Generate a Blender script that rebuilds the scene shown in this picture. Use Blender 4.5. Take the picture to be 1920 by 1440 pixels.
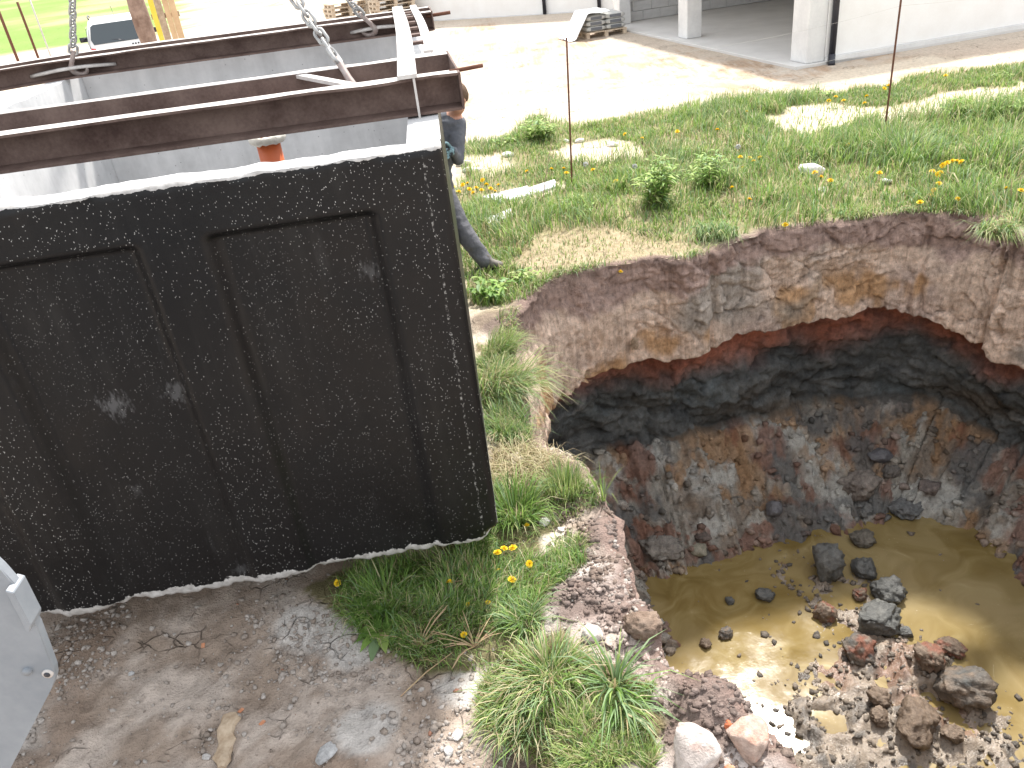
import bpy, bmesh, math, random
import numpy as np
from mathutils import Vector, Matrix, Quaternion
from mathutils.bvhtree import BVHTree

for o in list(bpy.data.objects): bpy.data.objects.remove(o)
scn = bpy.context.scene
col = scn.collection
R_ = math.radians
rng = np.random.default_rng(7)
random.seed(7)

# ------------------------------------------------------------------ camera
FPX, PITCH, CAMH = 1500.0, R_(30), 2.8          # focal length in photo pixels (1920 wide)
RX, RY = .1227, .99244                          # roll of the hand-held phone
F_ = np.array([0, math.cos(PITCH), -math.sin(PITCH)])
U0 = np.array([0, math.sin(PITCH), math.cos(PITCH)])
R0 = np.array([1., 0, 0])
Rr = RY*R0 - RX*U0
Uu = RY*U0 + RX*R0
CAM = np.array([0, 0, CAMH])
cd = bpy.data.cameras.new('camera'); co = bpy.data.objects.new('camera', cd); col.objects.link(co)
cd.sensor_width = 36; cd.lens = 36*FPX/1920; cd.clip_start = .05; cd.clip_end = 3000
co.matrix_world = Matrix(((Rr[0], Uu[0], -F_[0], 0), (Rr[1], Uu[1], -F_[1], 0), (Rr[2], Uu[2], -F_[2], CAMH), (0, 0, 0, 1)))
scn.camera = co
def ray(px, py): return F_ + Rr*(px-960)/FPX - Uu*(py-720)/FPX
def gz(px, py, z=0.):
    d = ray(px, py); return CAM + d*((z-CAMH)/d[2])
def at_dist(px, py, D):
    d = ray(px, py); return CAM + d*(D/math.hypot(d[0], d[1]))

# ------------------------------------------------------------------ light
SUN_AZ, SUN_EL = R_(20), R_(56)                 # clockwise from +Y (ahead), above horizon
w = bpy.data.worlds.new('World'); scn.world = w; w.use_nodes = True
nt = w.node_tree; bg = nt.nodes['Background']
sky = nt.nodes.new('ShaderNodeTexSky'); sky.sky_type = 'NISHITA'; sky.sun_disc = False
sky.sun_elevation = SUN_EL; sky.sun_rotation = SUN_AZ; sky.air_density = 1.0; sky.dust_density = 2.5; sky.ozone_density = 1.0
mxs = nt.nodes.new('ShaderNodeMix'); mxs.data_type = 'RGBA'; mxs.inputs[0].default_value = .72      # thin bright cloud veil over the blue
mxs.inputs[7].default_value = (5.4, 5.35, 5.2, 1)
nt.links.new(sky.outputs[0], mxs.inputs[6]); nt.links.new(mxs.outputs[2], bg.inputs[0]); bg.inputs[1].default_value = .13
sd = bpy.data.lights.new('sun', 'SUN'); sd.energy = 2.7; sd.angle = R_(4); sd.color = (1, .955, .89)
so = bpy.data.objects.new('sun', sd); col.objects.link(so)
sdir = Vector((math.sin(SUN_AZ)*math.cos(SUN_EL), math.cos(SUN_AZ)*math.cos(SUN_EL), math.sin(SUN_EL)))
so.rotation_euler = sdir.to_track_quat('Z', 'Y').to_euler(); so.location = (6, 6, 12)
vs = scn.view_settings
vs.view_transform = 'Standard'; vs.look = 'None'; vs.exposure = 1.45; vs.gamma = 1; vs.use_curve_mapping = False

# ------------------------------------------------------------------ numpy noise
def _h(ix, iy, iz, seed):
    n = (ix.astype(np.int64)*374761393 + iy.astype(np.int64)*668265263 + iz.astype(np.int64)*2147483647 + seed*1274126177) & 0xffffffff
    n = ((n ^ (n >> 13))*1274126177) & 0xffffffff
    n = ((n ^ (n >> 16))*2246822519) & 0xffffffff
    return ((n ^ (n >> 15)) & 0xffffff)/float(0xffffff)
def vnoise(x, y, z=0., seed=0):
    x, y, z = np.broadcast_arrays(np.asarray(x, float), np.asarray(y, float), np.asarray(z, float))
    x0, y0, z0 = np.floor(x), np.floor(y), np.floor(z)
    fx, fy, fz = x-x0, y-y0, z-z0
    fx, fy, fz = [t*t*t*(t*(t*6-15)+10) for t in (fx, fy, fz)]
    r = 0
    for dx in (0, 1):
        for dy in (0, 1):
            for dz in (0, 1):
                r = r + _h(x0+dx, y0+dy, z0+dz, seed)*(fx if dx else 1-fx)*(fy if dy else 1-fy)*(fz if dz else 1-fz)
    return r*2-1
def fbm(x, y, z=0., oct=4, seed=0, gain=.5):
    r, a, f, s = 0, 1., 1., 0.
    for i in range(oct):
        r = r + a*vnoise(np.asarray(x)*f+i*17.3, np.asarray(y)*f-i*9.1, np.asarray(z)*f+i*5.7, seed+i); s += a
        a *= gain; f *= 2.03
    return r/s
def worley(x, y, seed=0):                        # nearest-cell value and edge distance
    x, y = np.broadcast_arrays(np.asarray(x, float), np.asarray(y, float)); x0, y0 = np.floor(x), np.floor(y); d1 = np.full(x.shape, 9.); d2 = d1.copy(); val = np.zeros(x.shape); z0 = np.zeros(x.shape)
    for dx in (-1, 0, 1):
        for dy in (-1, 0, 1):
            cx, cy = x0+dx, y0+dy; px, py = cx+_h(cx, cy, z0, seed), cy+_h(cx, cy, z0, seed+1); d = np.hypot(px-x, py-y); h = _h(cx, cy, z0, seed+2)
            n = d < d1; d2 = np.where(n, d1, np.minimum(d2, d)); val = np.where(n, h, val); d1 = np.where(n, d, d1)
    return val, d2-d1
def sstep(a, b, x):
    t = np.clip((x-a)/(b-a), 0, 1); return t*t*(3-2*t)
def mixc(a, b, t):
    t = np.asarray(t)[..., None]; return np.asarray(a)*(1-t) + np.asarray(b)*t
def inpoly(x, y, P):
    P = np.asarray(P); n = len(P); ins = np.zeros(np.shape(x), bool); j = n-1
    for i in range(n):
        xi, yi, xj, yj = P[i][0], P[i][1], P[j][0], P[j][1]
        c = ((yi > y) != (yj > y)); den = (yj-yi) if abs(yj-yi) > 1e-12 else 1e-12
        ins ^= c & (x < (xj-xi)*(y-yi)/den + xi); j = i
    return ins
def polydist(x, y, P):                           # distance to the outline
    P = np.asarray(P, float)[:, :2]; d = np.full(np.shape(x), 1e9)
    for i in range(len(P)):
        a, b = P[i], P[(i+1) % len(P)]; e = b-a; L = e@e+1e-12
        t = np.clip(((x-a[0])*e[0]+(y-a[1])*e[1])/L, 0, 1)
        d = np.minimum(d, np.hypot(x-a[0]-t*e[0], y-a[1]-t*e[1]))
    return d
def softpoly(x, y, P, r):                        # inside mask with a ragged, dithered edge r metres wide
    m = 0
    for k in range(6):
        a = k*1.047; m = m + inpoly(x+r*math.cos(a)*(.4+.6*(k % 2)), y+r*math.sin(a)*(.4+.6*(k % 2)), P)
    return m/6.
def wpoly(pts, z=0.): return np.array([gz(px, py, z)[:2] for px, py in pts])

# ------------------------------------------------------------------ object helpers
def tag(o, label, cat, group=None):
    o['label'] = label; o['category'] = cat
    if group: o['group'] = group
    return o
def empty(name, loc=(0, 0, 0), rz=0., label=None, cat=None, group=None):
    o = bpy.data.objects.new(name, None); col.objects.link(o); o.location = loc; o.rotation_euler = (0, 0, rz)
    o.empty_display_size = .1
    if label: tag(o, label, cat, group)
    return o
def link(name, me, mat=None, parent=None):
    if mat is not None and not me.materials: me.materials.append(mat)
    o = bpy.data.objects.new(name, me); col.objects.link(o)
    if parent: o.parent = parent
    return o
def np_mesh(name, V, Fq, cols=None, smooth=True):
    me = bpy.data.meshes.new(name)
    V = np.asarray(V, np.float32)
    if isinstance(Fq, np.ndarray):
        n, k = Fq.shape
        me.vertices.add(len(V)); me.vertices.foreach_set('co', V.ravel())
        me.loops.add(n*k); me.loops.foreach_set('vertex_index', Fq.astype(np.int32).ravel())
        me.polygons.add(n); me.polygons.foreach_set('loop_start', np.arange(0, n*k, k, dtype=np.int32))
        me.update(calc_edges=True)
    else:
        me.from_pydata(V.tolist(), [], Fq)
    if smooth: me.polygons.foreach_set('use_smooth', np.ones(len(me.polygons), bool))
    if cols is not None:
        a = me.color_attributes.new('col', 'FLOAT_COLOR', 'POINT')
        c = np.ones((len(V), 4), np.float32); cols = np.asarray(cols); c[:, :cols.shape[1]] = cols; a.data.foreach_set('color', c.ravel())
    me.update(); return me
def bm_mesh(name, bm, smooth=False, bevel=0.):
    if bevel > 0:
        bmesh.ops.bevel(bm, geom=[e for e in bm.edges], offset=bevel, segments=1, affect='EDGES', clamp_overlap=True)
    bmesh.ops.recalc_face_normals(bm, faces=bm.faces)
    me = bpy.data.meshes.new(name); bm.to_mesh(me); bm.free()
    if smooth:
        for p in me.polygons: p.use_smooth = True
    return me
def add_box(bm, c, s, rot=None):
    m = Matrix.Translation(Vector(c))
    if rot is not None: m = m @ rot.to_4x4()
    m = m @ Matrix.Diagonal((s[0], s[1], s[2], 1))
    bmesh.ops.create_cube(bm, size=1, matrix=m)
def box(name, lo, hi, mat, parent=None, bevel=.004):
    bm = bmesh.new(); lo = Vector(lo); hi = Vector(hi)
    add_box(bm, (lo+hi)/2, hi-lo); return link(name, bm_mesh(name, bm, bevel=bevel), mat, parent)
def add_tube(bm, pts, rad, seg=8, cap=True):
    pts = [Vector(p) for p in pts]; rings = []
    rads = rad if isinstance(rad, (list, tuple)) else [rad]*len(pts)
    ref = None
    for i, p in enumerate(pts):
        t = (pts[min(i+1, len(pts)-1)]-pts[max(i-1, 0)]).normalized()
        if ref is None:
            ref = t.orthogonal().normalized()
        ref = (ref - t*ref.dot(t)).normalized(); b = t.cross(ref)
        rings.append([bm.verts.new(p + (ref*math.cos(2*math.pi*k/seg)+b*math.sin(2*math.pi*k/seg))*rads[i]) for k in range(seg)])
    for i in range(len(rings)-1):
        for k in range(seg):
            bm.faces.new((rings[i][k], rings[i][(k+1) % seg], rings[i+1][(k+1) % seg], rings[i+1][k]))
    if cap:
        bm.faces.new(rings[0][::-1]); bm.faces.new(rings[-1])
def tube(name, pts, rad, mat, parent=None, seg=8):
    bm = bmesh.new(); add_tube(bm, pts, rad, seg); return link(name, bm_mesh(name, bm, smooth=True), mat, parent)
def prism(name, outline, thick, mat, parent=None, bevel=0.):   # outline list of 3D points in a plane, thick = vector
    bm = bmesh.new(); t = Vector(thick)
    a = [bm.verts.new(Vector(p)) for p in outline]; b = [bm.verts.new(Vector(p)+t) for p in outline]; n = len(a)
    bm.faces.new(a); bm.faces.new(b[::-1])
    for i in range(n): bm.faces.new((a[i], b[i], b[(i+1) % n], a[(i+1) % n]))
    return link(name, bm_mesh(name, bm, bevel=bevel), mat, parent)

# ------------------------------------------------------------------ materials
class NT:
    def __init__(s, name, rough=.8, base=(.5, .5, .5), spec=.3, metal=0.):
        s.m = bpy.data.materials.new(name); s.m.use_nodes = True; s.t = s.m.node_tree
        s.b = s.t.nodes['Principled BSDF']; s.b.inputs['Base Color'].default_value = (*base, 1)
        s.b.inputs['Roughness'].default_value = rough; s.b.inputs['Specular IOR Level'].default_value = spec
        s.b.inputs['Metallic'].default_value = metal
    def n(s, typ, **kw):
        x = s.t.nodes.new(typ)
        for k, v in kw.items():
            if k in x.inputs: x.inputs[k].default_value = v
            else: setattr(x, k, v)
        return x
    def l(s, a, b): s.t.links.new(a, b)
    def coord(s, kind='Object', scale=(1, 1, 1)):
        c = s.n('ShaderNodeTexCoord'); mp = s.n('ShaderNodeMapping'); mp.inputs['Scale'].default_value = scale
        s.l(c.outputs[kind], mp.inputs[0]); return mp.outputs[0]
    def noise(s, vec, scale, detail=5, rough=.6):
        x = s.n('ShaderNodeTexNoise'); x.inputs['Scale'].default_value = scale; x.inputs['Detail'].default_value = detail
        x.inputs['Roughness'].default_value = rough; s.l(vec, x.inputs['Vector']); return x.outputs['Fac']
    def ramp(s, fac, stops):
        r = s.n('ShaderNodeValToRGB'); el = r.color_ramp.elements
        while len(el) < len(stops): el.new(.5)
        for e, (p, c) in zip(el, stops):
            e.position = p; e.color = (*c, 1) if len(c) == 3 else c
        s.l(fac, r.inputs[0]); return r.outputs[0]
    def mix(s, fac, a, b, mode='MIX'):
        x = s.n('ShaderNodeMix'); x.data_type = 'RGBA'; x.blend_type = mode
        for i, v in ((0, fac), (6, a), (7, b)):
            if hasattr(v, 'links'): s.l(v, x.inputs[i])
            elif isinstance(v, (int, float)): x.inputs[i].default_value = v
            else: x.inputs[i].default_value = (*v, 1)
        return x.outputs[2]
    def math(s, op, a, b=0.):
        x = s.n('ShaderNodeMath'); x.operation = op
        for i, v in ((0, a), (1, b)):
            if hasattr(v, 'links'): s.l(v, x.inputs[i])
            else: x.inputs[i].default_value = v
        return x.outputs[0]
    def color(s, c): s.l(c, s.b.inputs['Base Color'])
    def bump(s, h, strength=.5, dist=.02):
        x = s.n('ShaderNodeBump'); x.inputs['Strength'].default_value = strength; x.inputs['Distance'].default_value = dist
        s.l(h, x.inputs['Height']); s.l(x.outputs[0], s.b.inputs['Normal'])
BW = lambda v: (v, v, v)
def varied(name, c1, c2, scale=6, rough=.8, spec=.3, bump=.3, bdist=.01, metal=0., fine=40, kind='Object'):
    m = NT(name, rough, c1, spec, metal); v = m.coord(kind)
    a = m.noise(v, scale, 6); b = m.noise(v, fine, 4)
    m.color(m.mix(m.ramp(m.math('ADD', m.math('MULTIPLY', a, .75), m.math('MULTIPLY', b, .25)), [(.35, BW(0)), (.65, BW(1))]), c1, c2))
    if bump: m.bump(m.math('ADD', a, m.math('MULTIPLY', b, .5)), bump, bdist)
    return m.m
def attr_mat(name, rough=.9, spec=.2, nscale=30, amp=.35, bump=.6, bdist=.015, fine=160, kind='Object'):
    m = NT(name, rough, spec=spec); v = m.coord(kind)
    at = m.n('ShaderNodeAttribute', attribute_name='col')
    a = m.noise(v, nscale, 6, .65); b = m.noise(v, fine, 3)
    k = m.math('ADD', m.math('MULTIPLY', a, .7), m.math('MULTIPLY', b, .3))
    f = m.ramp(k, [(.3, BW(1-amp)), (.7, BW(1+amp))])
    m.color(m.mix(1., at.outputs['Color'], f, 'MULTIPLY'))
    m.bump(k, bump, bdist); return m
def leaf_mat(name):
    m = NT(name, .55, spec=.35)
    at = m.n('ShaderNodeAttribute', attribute_name='col'); m.color(at.outputs['Color'])
    tr = m.n('ShaderNodeBsdfTranslucent'); m.l(at.outputs['Color'], tr.inputs['Color'])
    mx = m.n('ShaderNodeMixShader'); mx.inputs[0].default_value = .42
    m.l(m.b.outputs[0], mx.inputs[1]); m.l(tr.outputs[0], mx.inputs[2]); m.l(mx.outputs[0], m.t.nodes['Material Output'].inputs['Surface'])
    return m.m
M = {}
def ground_mat():
    m = attr_mat('ground_soil', .95, .12, 16, .30, 1., .03, 100); v = m.coord()
    dn = m.n('ShaderNodeTexNoise'); dn.inputs['Scale'].default_value = 6; m.l(v, dn.inputs['Vector'])
    ad = m.n('ShaderNodeVectorMath'); ad.operation = 'MULTIPLY_ADD'; ad.inputs[1].default_value = (.16, .16, .16); m.l(dn.outputs['Color'], ad.inputs[0]); m.l(v, ad.inputs[2])
    vo = m.n('ShaderNodeTexVoronoi', feature='DISTANCE_TO_EDGE'); vo.inputs['Scale'].default_value = 9; m.l(ad.outputs[0], vo.inputs['Vector'])
    mask = m.ramp(m.noise(v, 2.3, 3), [(.54, BW(0)), (.64, BW(1))])
    ck = m.math('MULTIPLY', m.ramp(vo.outputs['Distance'], [(.0, BW(1)), (.05, BW(0))]), mask)
    src = m.b.inputs['Base Color'].links[0].from_socket; m.color(m.mix(m.math('MULTIPLY', ck, .42), src, (.09, .07, .055)))
    bp_ = m.b.inputs['Normal'].links[0].from_node; hs = bp_.inputs['Height'].links[0].from_socket; m.l(m.math('SUBTRACT', hs, m.math('MULTIPLY', ck, .7)), bp_.inputs['Height'])
    return m.m
M['ground'] = ground_mat()
def pit_mat():
    m = attr_mat('pit_clay', .85, .25, 20, .42, 1.0, .035, 110); at = [n for n in m.t.nodes if n.type == 'ATTRIBUTE'][0]
    st = m.noise(m.coord('Object', (26, 26, 1.1)), 1, 5, .7); s2 = m.noise(m.coord('Object', (7, 7, 9)), 1, 6, .7)
    f = m.ramp(m.math('ADD', m.math('MULTIPLY', st, .6), m.math('MULTIPLY', s2, .4)), [(.36, BW(.62)), (.5, BW(1)), (.64, BW(1.28))])
    src = m.b.inputs['Base Color'].links[0].from_socket
    c = m.mix(at.outputs['Alpha'], src, m.mix(1., src, f, 'MULTIPLY')); sp = m.ramp(m.noise(m.coord(), 46, 4, .7), [(.60, BW(0)), (.68, BW(.5))]); m.color(m.mix(sp, c, (.07, .05, .042)))
    return m.m
M['pit'] = pit_mat()
M['clod'] = attr_mat('wet_clod', .5, .4, 34, .45, 1., .022, 120).m
M['stone'] = attr_mat('dry_stone', .92, .15, 26, .38, 1., .018, 130).m
M['leaf'] = leaf_mat('leaf')
M['rust'] = varied('rusty_steel', (.075, .045, .038), (.19, .135, .115), 5, .75, .3, .25, .004, fine=70)
M['dusty'] = varied('sunlit_top_steel', (.42, .38, .35), (.62, .59, .56), 9, .5, .5, .2, .003)  # sunlit brightness of the beam tops put into a paler steel colour
M['worn_steel'] = varied('worn_steel', (.45, .42, .40), (.62, .6, .58), 14, .6, .4, .2, .003)
M['chain'] = varied('galvanised_chain', (.28, .28, .28), (.48, .48, .47), 30, .4, .5, .1, .002, metal=.55)
M['hook'] = varied('painted_hook', (.3, .22, .20), (.42, .38, .36), 30, .5, .5, .1, .002, metal=.2)
M['rebar'] = varied('rusted_rebar', (.10, .045, .03), (.19, .09, .06), 30, .85, .2, .4, .003)
M['wood'] = varied('weathered_wood', (.30, .22, .15), (.48, .38, .28), 12, .85, .2, .5, .006)
M['pale_wood'] = varied('pallet_wood', (.5, .4, .3), (.66, .56, .44), 5, .85, .2, .3, .004)
M['white'] = varied('white_render', (.80, .79, .77), (.86, .86, .85), 2, .85, .2, .1, .004)
M['concrete'] = varied('column_concrete', (.62, .62, .62), (.76, .76, .75), 2.5, .9, .2, .25, .006, fine=22)
M['black_plastic'] = varied('black_plastic', (.012, .014, .022), (.03, .032, .045), 5, .35, .5, 0)

# ------------------------------------------------------------------ pit outline (on the ground, metres)
rim_px_near = [(985, 566), (962, 605), (958, 650), (975, 720), (988, 790), (1008, 832), (1045, 848), (1098, 868), (1138, 950), (1160, 1040),
               (1182, 1090), (1185, 1120), (1232, 1170), (1236, 1205), (1242, 1244), (1296, 1292), (1385, 1302), (1400, 1350), (1470, 1405), (1500, 1470)]
rim_px_far = [(1905, 440), (1880, 412), (1800, 398), (1700, 396), (1600, 410), (1450, 434), (1350, 462), (1270, 486), (1240, 478), (1150, 492), (1060, 514), (1020, 532)]
rim = [gz(*p)[:2] for p in rim_px_near] + [np.array(p) for p in [(1.25, 1.45), (1.9, 1.2), (3.0, 1.15), (4.2, 1.5), (5.1, 2.4), (5.5, 3.6), (5.45, 4.9), (5.1, 5.9)]] + [gz(*p)[:2] for p in rim_px_far]
rim = np.array(rim)
def resample(P, step):
    P = np.vstack([P, P[:1]]); L = np.r_[0, np.cumsum(np.hypot(*np.diff(P, axis=0).T))]
    n = int(L[-1]/step); t = np.linspace(0, L[-1], n, endpoint=False)
    return np.stack([np.interp(t, L, P[:, 0]), np.interp(t, L, P[:, 1])], 1)
def smooth_closed(P, k):
    n = len(P); f = np.fft.fft(P[:, 0]+1j*P[:, 1]); fr = np.abs(np.fft.fftfreq(n)*n)
    f *= np.exp(-(fr/k)**2); g = np.fft.ifft(f); return np.stack([g.real, g.imag], 1)
rim_f = resample(rim, .02)
NS = len(rim_f)
rim_d = smooth_closed(rim_f, 60)                 # detailed edge
rim_s = smooth_closed(rim_f, 9)                  # broad shape, for the lower wall
sarc = np.arange(NS)*.02
tg = np.roll(rim_s, -1, 0)-np.roll(rim_s, 1, 0); tg /= np.hypot(tg[:, 0], tg[:, 1])[:, None]
cen = rim_s.mean(0)
nin = np.stack([-tg[:, 1], tg[:, 0]], 1)
if ((cen-rim_s)*nin).sum() < 0: nin = -nin
rag = fbm(rim_d[:, 0]*4, rim_d[:, 1]*4, 0, 4, 31)*.05 + fbm(rim_d[:, 0]*16, rim_d[:, 1]*16, 0, 3, 37)*.018
rim_r = rim_d + nin*rag[:, None]

# ------------------------------------------------------------------ ground height and soil zones
P_strip = wpoly([(845, 345), (868, 283), (950, 262), (1000, 222), (1110, 232), (1250, 200), (1420, 190), (1480, 182), (1560, 180), (1640, 165), (1760, 140), (1920, 118), (2100, 90),
                 (2200, 480), (1880, 412), (1800, 398), (1700, 396), (1600, 410), (1450, 434), (1350, 462), (1270, 486), (1150, 492), (1060, 514), (985, 566), (905, 605), (868, 560), (840, 420)])
P_sandpatch = [wpoly(p) for p in ([(1440, 232), (1480, 205), (1600, 196), (1700, 186), (1920, 150), (1920, 172), (1760, 215), (1640, 226), (1560, 243), (1470, 246)],
                                  [(1500, 178), (1560, 168), (1640, 150), (1760, 128), (1920, 112), (1920, 100), (1700, 105), (1500, 150)],
                                  [(850, 322), (870, 298), (940, 292), (960, 305), (900, 330)], [(1040, 285), (1110, 262), (1200, 272), (1230, 300), (1130, 312)],
                                  [(925, 372), (1040, 338), (1056, 350), (980, 385)])]
P_tramp = wpoly([(960, 500), (1010, 440), (1120, 425), (1290, 455), (1340, 468), (1250, 484), (1150, 492), (1060, 514), (1010, 530)])
P_side = wpoly([(896, 640), (958, 650), (975, 720), (988, 790), (1008, 832), (940, 846), (915, 800)])
P_front = wpoly([(560, 1110), (640, 1060), (800, 1030), (935, 900), (1000, 905), (1090, 880), (1118, 940), (1050, 985), (1010, 1000), (1000, 1040), (1090, 1020), (1100, 1050), (1020, 1120), (1015, 1190), (920, 1240), (800, 1245), (700, 1205), (640, 1160)])
P_mound = wpoly([(905, 1290), (950, 1210), (1060, 1195), (1100, 1260), (1190, 1290), (1240, 1370), (1200, 1440), (1080, 1460), (960, 1400), (890, 1350)])
P_roots = wpoly([(925, 846), (1010, 840), (1085, 872), (1000, 905), (935, 915)])
meadow_edge = [gz(-300, 150)[:2], gz(0, 104)[:2], gz(180, 84)[:2], gz(335, 62)[:2], gz(343, 8)[:2], (-40, 140), (-120, 420), (-500, 500), (-500, 20), (-60, 20)]
P_meadow = np.array(meadow_edge)
def gauss(x, y, cx, cy, r): return np.exp(-((x-cx)**2+(y-cy)**2)/(2*r*r))
def gp(x, y, px, py, r):
    c = gz(px, py); return gauss(x, y, c[0], c[1], r)
def ground_h(x, y):
    near = np.exp(-np.maximum(0, np.hypot(x-1, y-4)-6)/6.)
    h = fbm(x*.7, y*.7, 0, 3, 3)*.05*near + fbm(x*5, y*5, 0, 4, 5)*.018*near
    h = h + fbm(x*.05, y*.05, 0, 3, 9)*.25*sstep(25, 60, np.hypot(x, y))
    h = h + sstep(60, 260, y)*5.*sstep(-10, -60, x)
    fore = sstep(3.3, 2.4, y)
    cr = np.abs(fbm(x*3.1, y*3.1, 0, 3, 21))
    h = h + fore*(fbm(x*9, y*9, 0, 5, 11)*.024 + .03*(.35-np.abs(fbm(x*4.2, y*4.2, 0, 5, 13, .6)))*sstep(-.1, .3, fbm(x*1.1, y*1.1, 0, 2, 14)) - .03*sstep(.05, 0, cr)*sstep(-.2, .2, fbm(x*1.3, y*1.3, 0, 2, 23)))
    d = np.minimum(polydist(x, y, rim[:20]), 9) if np.ndim(x) else 0
    crumb = sstep(.75, .05, d)*fore
    h = h + crumb*(.05 + .05*fbm(x*6, y*6, 0, 4, 41) + .022*fbm(x*22, y*22, 0, 3, 43))
    h = h + .07*gp(x, y, 1350, 1320, .11) + .07*gp(x, y, 1205, 1170, .09) + .05*gp(x, y, 1150, 1085, .10) + .05*gp(x, y, 1120, 1000, .10) + .04*gp(x, y, 1060, 1130, .10)
    h = h + .09*gp(x, y, 1060, 1330, .17) - .16*gp(x, y, 985, 1425, .085)
    h = h + .05*gp(x, y, 640, 1420, .12) + .05*gp(x, y, 760, 1360, .14) + .03*gp(x, y, 560, 1180, .15)
    h = h + .12*gp(x, y, 1880, 300, .5) + .06*gp(x, y, 930, 600, .16)
    return h
def ground_c(x, y):
    j1 = fbm(x*1.6, y*1.6, 0, 4, 51)*.30; j2 = fbm(x*1.6+9, y*1.6-4, 0, 4, 57)*.30
    xx, yy = x+j1, y+j2
    n1 = fbm(x*.8, y*.8, 0, 4, 61); n2 = fbm(x*4, y*4, 0, 4, 63); n3 = fbm(x*18, y*18, 0, 3, 65)
    c = mixc((.50, .42, .335), (.58, .51, .43), .5+.5*n1)                    # sand of the yard
    c = mixc(c, (.40, .27, .175), sstep(.05, .4, fbm(x*.45, y*.45, 0, 3, 67))*.8*sstep(-.3, .4, n2+n3*.5))
    farr = sstep(6.2, 8.2, x)*sstep(15.8, 12.5, y); c = mixc(c, (.46, .34, .25), farr*.75)
    # foreground yard: trampled clay
    fore = sstep(4.5, 3.3, y)
    cf = mixc((.31, .245, .195), (.48, .41, .355), sstep(-.3, .3, n1*.6+n2*.7+n3*.3))
    cf = mixc(cf, (.25, .185, .14), sstep(.15, .5, fbm(x*2.2, y*2.2, 0, 3, 69))*.8)
    cf = mixc(cf, (.52, .50, .475), sstep(.1, .42, fbm(x*1.7+4, y*1.7, 0, 4, 71))*.75)
    c = mixc(c, cf, fore)
    d = polydist(x, y, rim[:20])
    pale = sstep(.95, .25, d + .25*n2)*fore*sstep(3.2, 2.7, y)
    c = mixc(c, mixc((.54, .49, .46), (.36, .29, .26), sstep(-.05, .4, n2)), pale*.9)
    c = mixc(c, (.50, .48, .455), sstep(.35, .6, gp(x, y, 660, 1200, .11)+gp(x, y, 560, 1175, .10)+gp(x, y, 690, 1385, .10)+gp(x, y, 860, 1290, .10)+.35*n2)*.8)
    dark = np.clip(gp(x, y, 1350, 1320, .14)+gp(x, y, 1065, 1130, .13)+gp(x, y, 1205, 1165, .09)+gp(x, y, 1130, 1000, .12)+gp(x, y, 1300, 1400, .10)+1.3*gp(x, y, 985, 1420, .12)+gp(x, y, 935, 605, .2), 0, 1)  # dark soil spots; the hollow under the mound has its shade painted in too
    c = mixc(c, (.15, .108, .092), sstep(.35, .75, dark+.25*n2+.15*n3)*.85)
    c = mixc(c, (.62, .55, .48), sstep(.4, .7, gp(x, y, 1040, 1000, .09)+.3*n2))
    for P, a, b in ((P_strip, (.24, .21, .11), (.36, .31, .19)), (P_side, (.2, .17, .09), (.33, .27, .17)), (P_front, (.13, .12, .06), (.22, .19, .11)), (P_mound, (.14, .12, .06), (.24, .2, .12))):
        m = softpoly(xx, yy, P, .22) if P is P_strip else inpoly(x+j1*.25, y+j2*.25, P).astype(float)
        c = mixc(c, mixc(a, b, .5+.5*n2), m)
    m = softpoly(x+j1*.4, y+j2*.4, P_tramp, .12); c = mixc(c, mixc((.36, .29, .19), (.45, .37, .26), .5+.5*n2), m*.9)
    m = inpoly(x+j1*.3, y+j2*.3, P_roots); c = mixc(c, mixc((.33, .24, .18), (.24, .17, .13), .5+.5*n3), m*.9)
    for P in P_sandpatch:
        m = softpoly(x+j1*1.6, y+j2*1.6, P, .16); c = mixc(c, mixc((.60, .50, .38), (.7, .62, .5), .5+.5*n2), m*.9)
    mm = softpoly(x+j1*8, y+j2*8, P_meadow, 1.2)
    c = mixc(c, mixc(mixc((.16, .26, .06), (.24, .32, .10), .5+.5*fbm(x*.25, y*.25, 0, 4, 73)), (.42, .38, .22), sstep(.05, .5, fbm(x*.12, y*.10, 0, 4, 75))*.8), mm)
    return c
def axis(lo, hi, step, ext, g):
    a = list(np.arange(lo, hi+step/2, step)); s = step
    while a[-1] < ext: s *= g; a.append(a[-1]+s)
    s = step
    while a[0] > -ext: s *= g; a.insert(0, a[0]-s)
    return np.array(a)
xs = axis(-3.2, 5.8, .032, 520, 1.06); ys = axis(1.3, 8.4, .032, 560, 1.035)
GX, GY = np.meshgrid(xs, ys); gx, gy = GX.ravel(), GY.ravel()
GH = ground_h(gx, gy)
nx, ny = len(xs), len(ys)
idx = np.arange(nx*ny).reshape(ny, nx)
Fg = np.stack([idx[:-1, :-1], idx[:-1, 1:], idx[1:, 1:], idx[1:, :-1]], -1).reshape(-1, 4)
cx = gx[Fg].mean(1); cy = gy[Fg].mean(1)
Fg = Fg[~inpoly(cx, cy, rim_r[::3]+nin[::3]*-.015)]
me = np_mesh('ground', np.stack([gx, gy, GH], 1), Fg, ground_c(gx, gy))
ground = link('ground', me, M['ground']); ground['kind'] = 'structure'
gbvh = BVHTree.FromPolygons(np.stack([gx, gy, GH], 1).tolist(), Fg.tolist())
def gh(x, y):
    h = gbvh.ray_cast(Vector((x, y, 50)), Vector((0, 0, -1)))[0]
    return h.z if h else float(ground_h(np.array([x]), np.array([y]))[0])
def gpick(px, py):                               # where a line of sight meets the ground
    d = Vector(ray(px, py)); h = gbvh.ray_cast(Vector(CAM), d.normalized())[0]
    return np.array(h) if h else gz(px, py)

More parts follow.
